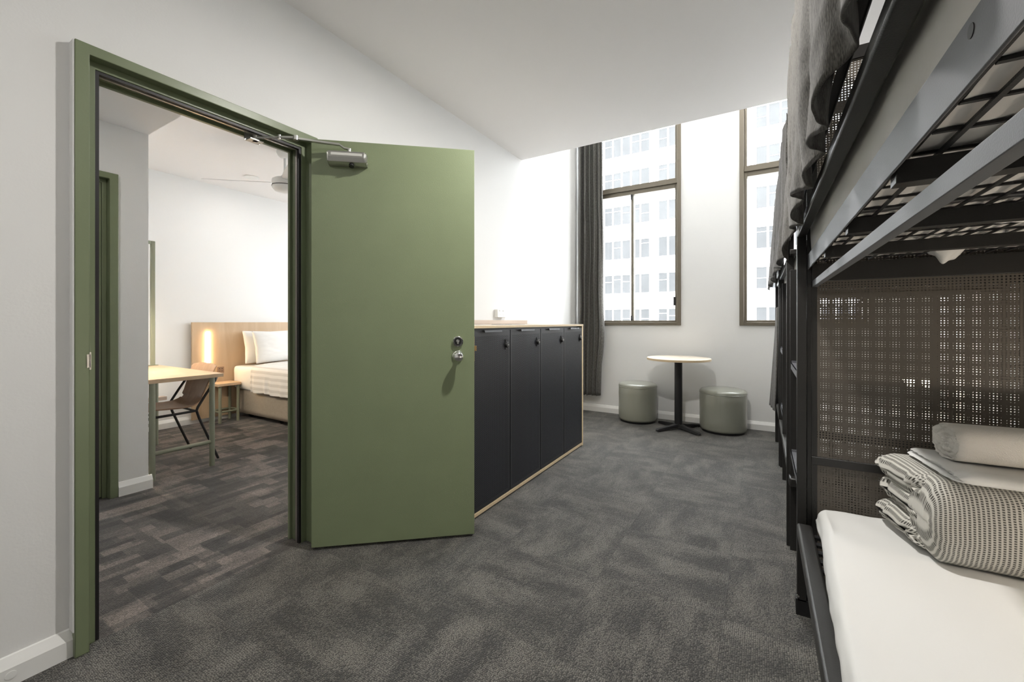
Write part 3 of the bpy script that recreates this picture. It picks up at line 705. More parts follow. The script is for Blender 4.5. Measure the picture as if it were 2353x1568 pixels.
for i in range(4):
    y0, y1 = bnd[i] + 0.004, bnd[i + 1] - 0.004
    z0, z1 = 0.034, CZ - 0.030
    fr = MB().box(CX - 0.020, CX - 0.002, y0, y0 + 0.020, z0, z1).box(CX - 0.020, CX - 0.002, y1 - 0.020, y1, z0, z1)
    fr.box(CX - 0.020, CX - 0.002, y0 + 0.02, y1 - 0.02, z1 - 0.035, z1).box(CX - 0.020, CX - 0.002, y0 + 0.02, y1 - 0.02, z0, z0 + 0.022)
    dd = fr.build('door', 'cabinet_black', parent=cab)
    MB().box(CX - 0.006, CX - 0.0022, y0 + 0.02, y1 - 0.02, z0 + 0.022, z1 - 0.035).build('perforated_panel', 'perforated_door', parent=dd)
    ym = (y0 + y1) / 2
    MB().prism([(CX - 0.004, z1 - 0.001), (CX + 0.017, z1 + 0.001), (CX + 0.020, z1 - 0.010), (CX + 0.0175, z1 - 0.010), (CX + 0.015, z1 - 0.003), (CX - 0.004, z1 - 0.004)], 'y', ym - 0.105, ym + 0.085).build('pull_tab', 'cabinet_black', parent=dd)
    yl, zl = y1 - 0.055, 0.992
    lc = MB().box(CX - 0.002, CX + 0.003, yl - 0.006, yl + 0.006, zl - 0.030, zl + 0.034)
    lc.lathe((CX - 0.002, yl + 0.006, zl), [(0, 0), (0.020, 0), (0.020, 0.012), (0.016, 0.018), (0, 0.018)], 24, (1, 0, 0))
    lo = lc.build('lock', 'black_plastic', parent=dd)
    MB().lathe((CX + 0.016, yl + 0.006, zl), [(0, 0), (0.006, 0), (0.006, 0.002), (0, 0.002)], 16, (1, 0, 0)).build('lock_core', 'chrome', parent=lo)
tag(MB().box(XW, XW + 0.018, CY0 + 0.05, 3.646, CZ + 0.0005, 1.155).build('splash_board', 'splash_ply', bevel=0.001), 'pale ply upstand on the wall behind the locker top', 'upstand')
gp = thing('cable_port', 'pair of dark cable slots set in the locker top', 'cable port', (-1.80, 2.95, CZ))
for y in (2.83, 3.04):
    MB().lathe((-1.80, y, CZ - 0.001), [(0, 0), (0.085, 0), (0.085, 0.0022), (0, 0.0022)], 40).build('slot_cover', 'black_plastic', parent=gp)

so = thing('wall_socket', 'white double power socket above the locker cabinet', 'socket', (XW, 3.145, 1.214))
MB().box(XW, XW + 0.034, 3.076, 3.213, 1.178, 1.252).build('face_plate', 'white_plastic', parent=so, bevel=0.004)
for y in (3.115, 3.172):
    MB().box(XW + 0.034, XW + 0.038, y - 0.009, y + 0.009, 1.232, 1.246).build('switch', 'white_plastic', parent=so, bevel=0.001)
    s_ = MB()
    for dy, dz in ((-0.008, 0.0), (0.008, 0.0), (0, -0.014)): s_.box(XW + 0.0338, XW + 0.0346, y + dy - 0.0015, y + dy + 0.0015, 1.205 + dz, 1.212 + dz)
    s_.build('socket_slots', 'satin_silver', parent=so)

# ------------------------------------------------------------------ stools and café table
def make_stool(x, y, r, label, seam):
    t = thing('pouf_stool', label, 'stool', (x, y, 0), group='round leather stools beside the small table')
    MB().lathe((x, y, 0), [(0, 0.0), (r - 0.02, 0.0), (r - 0.016, 0.022), (r - 0.02, 0.024), (0, 0.024)], 48).build('base', 'black_plastic', parent=t)
    body = MB(); n = 72; rings = []
    for h, rr in ((0.020, r - 0.020), (0.026, r - 0.006), (0.045, r), (0.12, r + 0.001), (0.22, r), (0.32, r + 0.001), (0.392, r), (0.398, r - 0.003)):
        rings.append([(x + math.cos(2 * PI * k / n) * (rr + 0.0018 * nz(math.cos(2 * PI * k / n) * 3, math.sin(2 * PI * k / n) * 3, h * 9)), y + math.sin(2 * PI * k / n) * rr, h + (0.004 * nz(k * 0.3, 1, 3) if h < 0.03 else 0)) for k in range(n)])
    body.ring_tube(rings); body.build('side', 'stool_leather', parent=t, smooth=60)
    MB().lathe((x, y, 0), [(r - 0.02, 0.394), (r + 0.001, 0.396), (r + 0.0035, 0.400), (r + 0.001, 0.404), (r - 0.02, 0.404)], 72).build('piping', 'stool_leather', parent=t, smooth=60)
    MB().lathe((x, y, 0), [(0, 0.400), (r - 0.001, 0.400), (r + 0.001, 0.408), (r - 0.002, 0.420), (r - 0.012, 0.432), (r - 0.04, 0.441), (r * 0.5, 0.447), (0, 0.449)], 72).build('seat_cushion', 'stool_leather', parent=t, smooth=60)
    a = seam
    MB().rod((x + math.cos(a) * (r + 0.0002), y + math.sin(a) * (r + 0.0002), 0.03), (x + math.cos(a) * (r + 0.0002), y + math.sin(a) * (r + 0.0002), 0.396), 0.0012, 6).build('seam', 'stool_leather', parent=t)
    return t
make_stool(-1.235, 4.862, 0.212, 'round sage leather stool left of the small table, beside the curtain', math.radians(-55))
make_stool(-0.355, 4.860, 0.222, 'round sage leather stool right of the small table, nearest the bunks', math.radians(-92))

tb = thing('cafe_table', 'small round table with pale top on a black pedestal between the stools', 'table', (-0.765, 4.694, 0))
TX, TY = -0.765, 4.694
MB().lathe((TX, TY, 0), [(0, 0.735), (0.312, 0.735), (0.316, 0.739), (0.316, 0.757), (0.312, 0.760), (0, 0.760)], 80).build('tabletop', 'birch_top', parent=tb, smooth=30)
MB().lathe((TX, TY, 0), [(0.300, 0.7345), (0.3175, 0.7365), (0.3178, 0.7568), (0.300, 0.7578)], 80).build('edge_band', 'birch_edge', parent=tb, smooth=30)
MB().lathe((TX, TY, 0), [(0, 0.05), (0.039, 0.05), (0.039, 0.728), (0.060, 0.730), (0.060, 0.735), (0, 0.735)], 40).build('column', 'black_steel', parent=tb)
for deg in (-37, 53, 143, 233):
    a = math.radians(deg); d = Vector((math.cos(a), math.sin(a), 0)); s = Vector((-d.y, d.x, 0))
    L_ = 0.29
    rings = []
    for t, w, zb, zt in ((0.0, 0.034, 0.028, 0.062), (0.04, 0.032, 0.026, 0.060), (0.09, 0.026, 0.020, 0.052), (0.16, 0.022, 0.012, 0.044), (0.23, 0.0225, 0.007, 0.036), (0.27, 0.024, 0.006, 0.032), (0.285, 0.020, 0.006, 0.026), (0.292, 0.012, 0.008, 0.020)):
        c = Vector((TX, TY, 0)) + d * t
        rings.append([c - s * w + Vector((0, 0, zb)), c + s * w + Vector((0, 0, zb)), c + s * w * 0.82 + Vector((0, 0, zt)), c - s * w * 0.82 + Vector((0, 0, zt))])
    lg = MB().ring_tube(rings).build('foot', 'black_steel', parent=tb, smooth=40, bevel=0.003)
    c = Vector((TX, TY, 0)) + d * 0.268
    MB().rod((c.x, c.y, 0), (c.x, c.y, 0.008), 0.013, 14).build('glide', 'satin_silver', parent=lg)

# ------------------------------------------------------------------ bunk beds
PZ = 2.17
def mesh_base(t, x0, x1, y0, y1, z):
    mb = MB()
    y = y0
    while y <= y1: mb.box(x0, x1, y - 0.003, y + 0.003, z, z + 0.004); y += 0.081
    x = x0 + 0.026
    while x <= x1: mb.box(x - 0.003, x + 0.003, y0, y1, z - 0.004, z); x += 0.042
    return mb.build('mesh_base', 'black_steel', parent=t)
def bunk(label, y0, y1, front_posts, panels):
    t = thing('bunk_bed', label, 'bunk bed', (0.65, (y0 + y1) / 2, 0), group='black steel bunk beds')
    X0, X1 = 0.114, 1.225
    for (px0, px1, py0, py1, top) in front_posts:
        MB().box(px0, px1, py0, py1, 0, top).build('post', 'bunk_steel', parent=t, bevel=0.0025)
    for yy in (y0 + 0.02, y1 - 0.035): MB().box(X1 - 0.04, X1, yy, yy + 0.035, 0, PZ).build('post', 'bunk_steel', parent=t, bevel=0.0025)
    # upper bed: side beams, cross beams, mesh
    yi0, yi1 = y0 + 0.03, y1 - 0.005
    MB().box(0.150, 0.1535, yi0, yi1, 1.342, 1.399).build('side_rail', 'rail_steel', parent=t, bevel=0.0012)
    MB().box(0.1535, 0.178, yi0, yi1, 1.371, 1.374).build('mesh_flange', 'black_steel', parent=t)
    MB().box(1.17, 1.20, yi0, yi1, 1.342, 1.399).build('side_rail', 'rail_steel', parent=t, bevel=0.002)
    yb = y1 - 0.04; k = 0
    ys = []
    while yb > y0 + 0.05:
        ys.append(yb); yb -= 0.405 if k == 0 else 0.375; k += 1
    for q in ys[1:]:
        MB().box(0.157, 1.17, q - 0.03, q, 1.330, 1.361).build('cross_beam', 'bunk_steel', parent=t, bevel=0.001)
    mesh_base(t, 0.178, 1.170, y0 + 0.05, y1 - 0.03, 1.3695)
    MB().rod((0.1493, y1 - 1.488, 1.384), (0.1502, y1 - 1.488, 1.384), 0.0062, 18).build('bolt_hole', 'black_seal', parent=t)
    # guard rails
    MB().box(0.1155, 0.1455, yi0, y1 - 0.002, 1.471, 1.497).build('guard_rail', 'bunk_steel', parent=t, bevel=0.004)
    MB().box(0.1155, 0.1205, yi0, y1 - 0.002, 1.549, 1.600).build('guard_rail', 'bunk_steel', parent=t, bevel=0.004)
    MB().box(0.1155, 0.1355, yi0, y1 - 0.002, PZ - 0.025, PZ).build('curtain_rail', 'bunk_steel', parent=t, bevel=0.002)
    # privacy rail under the upper bed
    MB().box(0.164, 0.181, yi0, y1 - 0.01, 1.274, 1.2975).build('lower_curtain_rail', 'rail_steel', parent=t, bevel=0.001)
    # lower bed
    MB().box(0.113, 0.160, yi0, y1 - 0.055, 0.325, 0.372).build('side_rail', 'bunk_steel', parent=t, bevel=0.008)
    MB().box(1.17, 1.20, yi0, yi1, 0.325, 0.372).build('side_rail', 'bunk_steel', parent=t, bevel=0.004)
    sl = MB(); y = y0 + 0.12
    while y < y1 - 0.06: sl.box(0.160, 1.17, y - 0.012, y + 0.012, 0.343, 0.352); y += 0.062
    sl.build('slats', 'black_steel', parent=t)
    # end panels
    for yp in panels:
        MB().box(0.1475, 0.162, yp, yp + 0.012, 0, 2.11).build('panel_edge', 'bunk_steel', parent=t, bevel=0.001)
        for (ya_, yb_, za_, zb_) in ((-0.004, 0.014, 0.592, 0.622), (-0.018, 0.014, 1.296, 1.362), (-0.004, 0.014, 0.10, 0.13), (-0.004, 0.020, 2.112, 2.158)):
            MB().box(0.162, X1 - 0.04, yp + ya_, yp + yb_, za_, zb_).build('panel_rail', 'bunk_steel', parent=t, bevel=0.0015)
        MB().box(0.162, 0.180, yp + 0.0015, yp + 0.0045, 0.10, 2.11).build('panel_margin', 'bunk_steel', parent=t)
        MB().box(0.180, X1 - 0.05, yp + 0.0015, yp + 0.0030, 0.13, 0.592).build('perforated_panel', 'perforated_steel', parent=t)
        MB().box(0.180, X1 - 0.05, yp + 0.0015, yp + 0.0030, 0.622, 1.296).build('perforated_panel', 'perforated_steel', parent=t)
        MB().box(0.180, X1 - 0.05, yp + 0.0015, yp + 0.0030, 1.362, 2.112).build('perforated_panel', 'perforated_steel', parent=t)
    return t
def ladder(t, ya, yb, xa0, xa1, xb0, xb1, top, near_full=True):
    """treads between a near upright at ya and a far upright at yb"""
    lo = thing('bunk_ladder', t, 'ladder', ((xa0 + xa1) / 2, (ya + yb) / 2, 0), group='ladders of the bunk beds')
    lad = MB().box(xa0, xa1, ya, ya + 0.006, 0.055, top)
    MB().box(xb0, xb1, yb, yb + 0.022, 0.0, top).build('upright', 'bunk_steel', parent=lo, bevel=0.0012)
    lad.build('upright', 'bunk_steel', parent=lo, bevel=0.0012)
    for z in (0.495, 0.937):
        tr = MB().box(xb0 + 0.003, xb0 + 0.006, ya + 0.006, yb, z - 0.030, z).box(xb0 + 0.003, xb1, ya + 0.006, yb, z - 0.003, z + 0.0)
        tr.box(xb0 + 0.006, xb1, yb - 0.012, yb, z, z + 0.009)
        tr.build('tread', 'rail_steel', parent=lo)
    return lo
b1 = bunk('black steel bunk bed filling the right side of the room', -0.16, 1.985,
          [(0.1135, 0.158, 1.966, 1.985, 0.06), (0.1155, 0.1465, 1.966, 1.992, PZ), (0.114, 0.150, -0.15, -0.11, PZ)], [1.970])
MB().box(0.112, 0.160, 1.960, 2.0, 0, 0.062).build('foot', 'black_steel', parent=b1)
ladder('black steel ladder bolted between the near and far bunk beds', 1.960, 2.498, 0.1165, 0.1460, 0.1185, 0.148, 1.400)
bl = MB()
for y, z, x in ((1.9585, 0.075, 0.118),): bl.rod((x, y, z), (x, y - 0.004, z), 0.005, 10)
bl.build('bolt', 'chrome', parent=b1)
b2 = bunk('second black steel bunk bed farther back by the windows', 2.425, 4.700,
          [(0.105, 0.137, 2.535, 2.560, PZ), (0.110, 0.146, 3.905, 3.935, PZ), (0.104, 0.145, 4.672, 4.700, PZ)], [2.432])
ladder('black steel ladder on the aisle side of the far bunk bed', 3.400, 3.880, 0.117, 0.1465, 0.118, 0.142, 1.404)

# bunk reading lamps (warm LED bars on the wall side)
def reading_lamp(x, y, z, label, p):
    t = thing('reading_lamp', label, 'lamp', (x, y, z), group='bunk reading lamps')
    MB().box(x, x + 0.03, y - 0.09, y + 0.09, z - 0.02, z + 0.02).build('housing', 'black_plastic', parent=t, bevel=0.002)
    MB().box(x - 0.022, x, y - 0.06, y + 0.06, z - 0.014, z + 0.014).build('diffuser', 'led_reading', parent=t)
    return t
reading_lamp(1.195, 1.30, 0.72, 'warm reading lamp on the wall side of the near lower bunk', 3)
t = thing('reading_lamp', 'warm reading lamp glowing behind the perforated bunk panels', 'lamp', (1.09, 4.60, 0.64), group='bunk reading lamps')
MB().box(0.98, 1.17, 4.60, 4.63, 0.60, 0.68).build('housing', 'black_plastic', parent=t, bevel=0.002)
MB().box(0.99, 1.06, 4.585, 4.60, 0.615, 0.665).build('diffuser', 'led_far', parent=t)
MB().box(1.10, 1.16, 4.585, 4.60, 0.615, 0.665).build('diffuser', 'led_far', parent=t)

# mattresses
def soft_box(x0, x1, y0, y1, z0, z1, r, nx, ny, seed, bottom_bulge=0.0, wr=0.004):
    """rounded slab with gentle cloth wrinkles"""
    mb = MB(); rings = []
    m = 40
    hx, hy, hz = (x1 - x0) / 2, (y1 - y0) / 2, (z1 - z0) / 2; cx, cy, cz = (x0 + x1) / 2, (y0 + y1) / 2, (z0 + z1) / 2
    def pt(px, py, pz):
        # clamp into rounded box
        q = Vector((px, py, pz)); c = Vector((max(-hx + r, min(hx - r, px)), max(-hy + r, min(hy - r, py)), max(-hz + min(r, hz), min(hz - min(r, hz), pz))))
        d = q - c
        if d.length > 1e-6: q = c + d.normalized() * r if max(abs(px) / hx, abs(py) / hy, abs(pz) / hz) > 0.999 else q
        w = wr * (nz(px * 5 + seed, py * 5, pz * 9) + 0.5 * nz(px * 14 + seed, py * 11, pz * 20))
        n = d.normalized() if d.length > 1e-6 else Vector((0, 0, 1))
        q = q + n * w
        return (q.x + cx, q.y + cy, q.z + cz)
    bm = bmesh.new(); bmesh.ops.create_cube(bm, size=2)
    # subdivide by building six grids
    mb = MB()
    faces = [((1, 0, 0), (0, 1, 0), (0, 0, 1)), ((-1, 0, 0), (0, 1, 0), (0, 0, 1)), ((0, 1, 0), (1, 0, 0), (0, 0, 1)), ((0, -1, 0), (1, 0, 0), (0, 0, 1)), ((0, 0, 1), (1, 0, 0), (0, 1, 0)), ((0, 0, -1), (1, 0, 0), (0, 1, 0))]
    H = Vector((hx, hy, hz))
    for n, a, b in faces:
        n, a, b = Vector(n), Vector(a), Vector(b)
        na = max(4, int(abs(a.dot(H)) * 2 / nx)); nb = max(4, int(abs(b.dot(H)) * 2 / ny))
        na = min(na, 90); nb = min(nb, 90)
        def fn(u, v, n=n, a=a, b=b):
            p = n + a * (2 * u - 1) + b * (2 * v - 1)
            return pt(p.x * hx, p.y * hy, p.z * hz)
        mb.grid(fn, na, nb)
    bm.free()
    return mb
def weld(o, d=0.0004):
    bm = bmesh.new(); bm.from_mesh(o.data); bmesh.ops.remove_doubles(bm, verts=bm.verts, dist=d)
    bmesh.ops.recalc_face_normals(bm, faces=bm.faces)
    for f_ in bm.faces: f_.smooth = True
    for e in bm.edges: e.smooth = True
    bm.to_mesh(o.data); bm.free(); o.data.update()

def lower_mattress(y0, y1, label):
    # crowned fitted sheet with a drooping, rippled edge on the aisle side
    mb = MB()
    nu, nv = 130, 60
    x1 = 1.165
    def fn(a, b):
        y = y0 + (y1 - y0) * a
        # profile from under the aisle edge up and over
        yl = y - (y1 - 1.945); edge = 0.148 + max(0.0, yl - 1.1) * 0.037 + 0.003 * nz(y * 5.1, 1.0) + 0.006 * math.exp(-((yl - 1.74) / 0.10) ** 2)
        end = min(1.0, (y1 - y) / 0.05); end = math.sqrt(max(0.0, 1 - (1 - end) ** 2)) if end < 1 else 1
        top = 0.448 + 0.006 * nz(y * 2.2, 3) - (1 - end) * 0.045
        if b < 0.10: t = b / 0.10; x = edge + 0.006 - 0.012 * t + 0.003 * nz(y * 16, t * 2, 7); z = 0.377 + 0.012 * t + 0.002 * nz(y * 9, 2, 2) * (1 - t)
        elif b < 0.35:
            t = (b - 0.10) / 0.25; an = t * PI / 2
            x = edge - 0.006 + (0.024 + 0.012 * max(0.0, yl - 1.1)) * (1 - math.cos(an)) + 0.005 * nz(y * 10, t * 2.5, 1) * (1 - t) ; z = 0.389 + (top - 0.389) * math.sin(an)
        else:
            t = (b - 0.35) / 0.65; xe = edge - 0.006 + 0.024 + 0.012 * max(0.0, yl - 1.1); x = xe + (x1 - xe) * t
            z = top + 0.010 * math.sin(min(1, t * 3) * PI / 2) + 0.0028 * nz(x * 6, y * 2.5, 4) + 0.0016 * nz(x * 26, y * 5, 9)
            z += 0.0035 * math.sin((y * 0.35 + x) * 42 + 3 * nz(x * 3, y * 3)) * math.exp(-((y - 1.78) / 0.13) ** 2) * (1 if y1 < 3 else 0)
        return (x, y, z)
    mb.grid(fn, nu, nv)
    n = len(mb.v)
    o = mb.build('mattress', 'sheet_linen', loc=(0.67, (y0 + y1) / 2, 0.36), smooth=80)
    # close it into a body (underside and ends)
    bm = bmesh.new(); bm.from_mesh(o.data)
    be = [e for e in bm.edges if e.is_boundary]
    r = bmesh.ops.extrude_edge_only(bm, edges=be)
    for g in r['geom']:
        if isinstance(g, bmesh.types.BMVert): g.co.z = 0.0155
    be = [e for e in bm.edges if e.is_boundary]
    bmesh.ops.contextual_create(bm, geom=be)
    bmesh.ops.recalc_face_normals(bm, faces=bm.faces)
    for f_ in bm.faces: f_.smooth = True
    bm.to_mesh(o.data); bm.free()
    tag(o, label, 'mattress', 'bunk mattresses')
    return o
lower_mattress(-0.10, 1.945, 'white sheeted mattress on the lower berth of the near bunk')
lower_mattress(2.50, 4.64, 'white sheeted mattress on the lower berth of the far bunk')
def upper_mattress(y0, y1, label, blanket):
    mb = MB()
    t = thing('mattress', label, 'mattress', (0.67, (y0 + y1) / 2, 1.37), group='bunk mattresses')
    def fn(a, b):
        # closed section around: bottom (b 0..0.4), sides, top
        y = y0 + (y1 - y0) * a
        x0, x1 = 0.158, 1.165
        per = [(x0 + 0.022, 1.3755), (x1 - 0.03, 1.3755), (x1, 1.40), (x1, 1.50), (x1 - 0.03, 1.545), (x0 + 0.03, 1.545), (x0, 1.525), (x0, 1.39), (x0 + 0.022, 1.3755)]
        seg = [0, .42, .45, .5, .53, .9, .94, .97, 1.0]
        for i in range(8):
            if b <= seg[i + 1] + 1e-9:
                k = (b - seg[i]) / (seg[i + 1] - seg[i]); x = per[i][0] * (1 - k) + per[i + 1][0] * k; z = per[i][1] * (1 - k) + per[i + 1][1] * k; break
        if b < 0.42:
            gy = ((y - (y0 + 0.0)) / 0.081) % 1; gx = ((x - 0.198) / 0.042) % 1
            sag = math.sin(gy * PI) * math.sin(gx * PI)
            z -= 0.004 * sag * (0.7 + nz(x * 9, y * 9))
        if x < x0 + 0.001: x += 0.006 * nz(y * 4, z * 8, 3)
        return (x, y, z)
    mb.grid(fn, 260, 150)
    mb.build('mattress_cover', 'mattress_cloth', parent=t, smooth=80)
    if blanket:
        # grey and white bedding pushed through the mesh near the pillow end
        for (x, y, w, d, mat) in ((0.46, 1.30, 0.22, 0.022, 'white_linen'), (0.62, 1.62, 0.24, 0.026, 'white_linen'), (0.33, 1.62, 0.11, 0.034, 'white_linen'), (0.50, 1.84, 0.09, 0.040, 'white_linen'), (0.72, 1.34, 0.30, 0.024, 'dark_blanket'), (0.95, 1.55, 0.34, 0.026, 'dark_blanket'), (0.80, 1.75, 0.26, 0.026, 'dark_blanket')):
            g = MB()
            def fb(a, b, x=x, y=y, w=w, d=d):
                xx = x + (a - 0.5) * w; yy = y + (b - 0.5) * 0.11
                return (xx, yy, 1.3740 - d * (math.sin(a * PI) * math.sin(b * PI)) ** 1.2 * (1 + 0.6 * nz(xx * 40, yy * 30)))
            g.grid(fb, 24, 12); g.build('sagging_cover', mat, parent=t, smooth=80, solid=0.002)
    return t
upper_mattress(-0.08, 1.935, 'pale mattress on the upper berth seen through the mesh from below', True)
upper_mattress(2.50, 4.62, 'pale mattress on the upper berth of the far bunk', False)

# bunk curtains hung on the top rail
def bunk_curtain(y0, y1, x_top, x_hem, ztop, zhem, folds, label, seed, w_, far_drop=0.0, n=320, amp=0.012):
    def fn(a, b):
        y = y0 + (y1 - y0) * a
        ph = a * 2 * PI * folds + 1.3 * nz(a * 6 + seed, b * 1.2, 1) + 0.35 * math.sin(b * 3 + a * 9)
        fall = 1 - b
        hem = zhem + 0.010 * nz(a * 5 + seed, 3, 3) + 0.013 * math.sin(ph * 0.5 + 1) - far_drop * (0.45 * a * a + 0.55 * max(0.0, (a - 0.9) / 0.1))
        z = hem + (ztop - hem) * b
        x = x_top + (x_hem - x_top) * fall * min(1.0, a * 3) ** 0.7 + (amp * (0.55 + 0.75 * fall)) * math.sin(ph) + 0.006 * nz(a * 9 + seed, b * 5, 7)
        # long diagonal creases
        x += 0.007 * math.sin((a * 9 + b * 3.1 + seed) * 2.2) * fall + 0.0045 * nz(a * 55 + seed, b * 2.5, 11) + 0.0035 * nz(a * 30 + b * 9, b * 11, 13) * fall
        yy = y + 0.010 * math.cos(ph) * (0.4 + fall) + 0.012 * nz(a * 4 + seed, b * 3, 9)
        return (x, yy, z)
    mb = cloth(fn, n, 60, w_, ztop - zhem)
    return tag(mb.build('privacy_curtain', 'bunk_curtain_cloth', loc=((x_top), (y0 + y1) / 2, zhem), smooth=80, solid=0.003), label, 'curtain', 'privacy curtains of the bunks')
bunk_curtain(0.30, 1.935, 0.094, 0.088, PZ, 1.492, 9, 'rough dark grey curtain bunched over the near upper berth', 2.0, 3.0, far_drop=0.10)
bunk_curtain(2.450, 4.66, 0.100, 0.062, PZ, 1.45, 9, 'dark grey curtain over the far upper berth, in front of the right window', 7.0, 3.2, n=260, amp=0.012)
def low_curtain():
    y0, y1 = 4.28, 4.64
    def fn(a, b):
        y = y0 + (y1 - y0) * a
        ph = a * 2 * PI * 3 + 1.2 * nz(a * 5, b * 2, 4)
        z = 0.36 + (1.270 - 0.36) * b
        x = 0.118 - 0.062 * (1 - b) ** 1.15 * (0.45 + 0.55 * a) + 0.008 * math.sin(ph) * (0.6 + 0.4 * b)
        return (x, y + 0.01 * math.cos(ph), z)
    tag(cloth(fn, 120, 40, 1.2, 0.95).build('privacy_curtain', 'bunk_curtain_cloth', loc=(0.1, 4.46, 0.36), smooth=80, solid=0.003), 'dark grey curtain gathered at the far end of the far lower berth', 'curtain', 'privacy curtains of the bunks')
low_curtain()

# ------------------------------------------------------------------ bedding pile on the near lower berth
def fold_slab(mb, x0, x1, y0, y1, z0, z1, seed, end=0.05, ruff=0.012, n=56, m=120, yshift=0.0, xs=0.0, po=3.2):
    """a folded layer running along X with a soft rounded, ruffled left end; UV in metres"""
    hy, hz, cy, cz = (y1 - y0) / 2, (z1 - z0) / 2, (y0 + y1) / 2, (z0 + z1) / 2
    base = len(mb.v)
    arc = [0.0]; prev = None
    def sect(k):
        a = 2 * PI * k / n; c, s = math.cos(a), math.sin(a)
        return math.copysign(abs(c) ** (2 / po), c), math.copysign(abs(s) ** (2 / po), s)
    pts = [sect(k) for k in range(n + 1)]
    for k in range(1, n + 1): arc.append(arc[-1] + math.hypot((pts[k][0] - pts[k - 1][0]) * hy, (pts[k][1] - pts[k - 1][1]) * hz))
    for j in range(m + 1):
        t = j / m; tt = t ** 1.7
        x = x0 + (x1 - x0) * tt
        e = min(1.0, (x - x0) / end); sc = math.sqrt(max(0.0, 1 - (1 - e) ** 2)); scz = max(sc, 0.02); scy = max(0.80 + 0.20 * sc, 0.02) if j > 0 else 0.78
        for k in range(n + 1):
            py, pz = pts[k]
            w = 1 + 0.05 * nz(x * 7 + seed, py * 2, pz * 2)
            rx = ruff * (nz(py * 5 + seed, pz * 4, x * 10) + 0.5 * nz(py * 13, pz * 9, seed)) * (1.4 - e)
            yy = cy + hy * py * scy * w + (0.0) ; zz = cz + hz * pz * scz * (1 + 0.03 * nz(x * 9, py * 3, seed + 4))
            xx = x + rx + xs * py
            mb.v.append((xx, yy, zz)); mb.uv[len(mb.v) - 1] = (x - x0, arc[k])
    for j in range(m):
        for k in range(n):
            a = base + j * (n + 1) + k
            mb.f.append((a, a + n + 1, a + n + 2, a + 1))
    mb.f.append(tuple(base + k for k in range(n)))
bl = MB()
# XS: x grows towards the viewer side, so the left end runs obliquely
fold_slab(bl, 0.366, 1.00, 1.640, 1.925, 0.600, 0.696, 1.0, xs=-0.022, end=0.045, po=4.2)
fold_slab(bl, 0.372, 1.00, 1.645, 1.918, 0.532, 0.628, 5.0, xs=-0.016, end=0.045, po=4.2)
fold_slab(bl, 0.362, 1.00, 1.655, 1.915, 0.460, 0.545, 9.0, xs=-0.022, end=0.05, po=3.6)
fold_slab(bl, 0.388, 1.00, 1.575, 1.730, 0.464, 0.698, 13.0, xs=-0.006, end=0.040, ruff=0.004, po=2.7)
tag(bl.build('waffle_blanket', 'waffle_cloth', loc=(0.65, 1.75, 0.465), smooth=80), 'folded grey and cream checked blanket at the bottom of the bedding pile', 'blanket')
sh = MB()
fold_slab(sh, 0.428, 1.00, 1.590, 1.880, 0.6985, 0.714, 21.0, xs=-0.016, end=0.02, ruff=0.004, po=2.6)
fold_slab(sh, 0.434, 1.00, 1.594, 1.872, 0.713, 0.729, 25.0, xs=-0.016, end=0.02, ruff=0.004, po=2.6)
fold_slab(sh, 0.452, 1.00, 1.580, 1.64, 0.700, 0.733, 27.0, xs=-0.004, end=0.03, ruff=0.003, po=2.2)
tag(sh.build('folded_sheet', 'white_linen', loc=(0.65, 1.75, 0.70), smooth=80), 'folded white sheet between the checked blanket and the towel', 'sheet')
tw = thing('rolled_towel', 'thick white rolled towel on top of the bedding pile', 'towel', (0.65, 1.73, 0.742))
to = MB(); n = 64; m = 70; rings = []
for j in range(m + 1):
    t = j / m; x = 0.468 + 0.53 * t
    ring = []
    e = min(1, t / 0.03); s = 0.94 + 0.06 * math.sqrt(max(0, 1 - (1 - e) ** 2))
    for k in range(n):
        a = 2 * PI * k / n; c, q = math.cos(a), math.sin(a)
        c = math.copysign(abs(c) ** 0.8, c); q = math.copysign(abs(q) ** 0.85, q)
        rr = 1 + 0.02 * nz(x * 9, c * 2, q * 2) + 0.010 * nz(x * 60, c * 22, q * 22)
        ring.append((x + 0.006 * nz(c * 4, q * 4, 5) * (1 - e) - 0.012 * c, 1.735 + 0.064 * c * s * rr, 0.783 + 0.0525 * q * s * rr + 0.012 * t))
    rings.append(ring)
to.ring_tube(rings, cap=False)
to.v  # open end closed by a spiral of rolled layers
base = len(to.v); R = 26
for r in range(R + 1):
    f = 1 - r / R
    for k in range(n):
        a = 2 * PI * k / n; c, q = math.cos(a), math.sin(a)
        c = math.copysign(abs(c) ** 0.8, c); q = math.copysign(abs(q) ** 0.85, q)
        sp = (r / R * 3.2 + k / n) % 1.0
        dx = 0.010 * (abs(sp - 0.5) * 2) ** 2 * (1 if r > 1 else 0) + 0.003 * nz(c * f * 9, q * f * 9, 2)
        to.v.append((0.468 + 0.006 * nz(c * 4, q * 4, 5) * 1 - 0.012 * c * f + dx, 1.735 + 0.064 * c * 0.94 * f, 0.783 + 0.0525 * q * 0.94 * f))
for r in range(R):
    for k in range(n):
        a = base + r * n + k; b = base + r * n + (k + 1) % n
        to.f.append((a, b, b + n, a + n))
to.build('towel_roll', 'terry_towel', parent=tw, smooth=80)

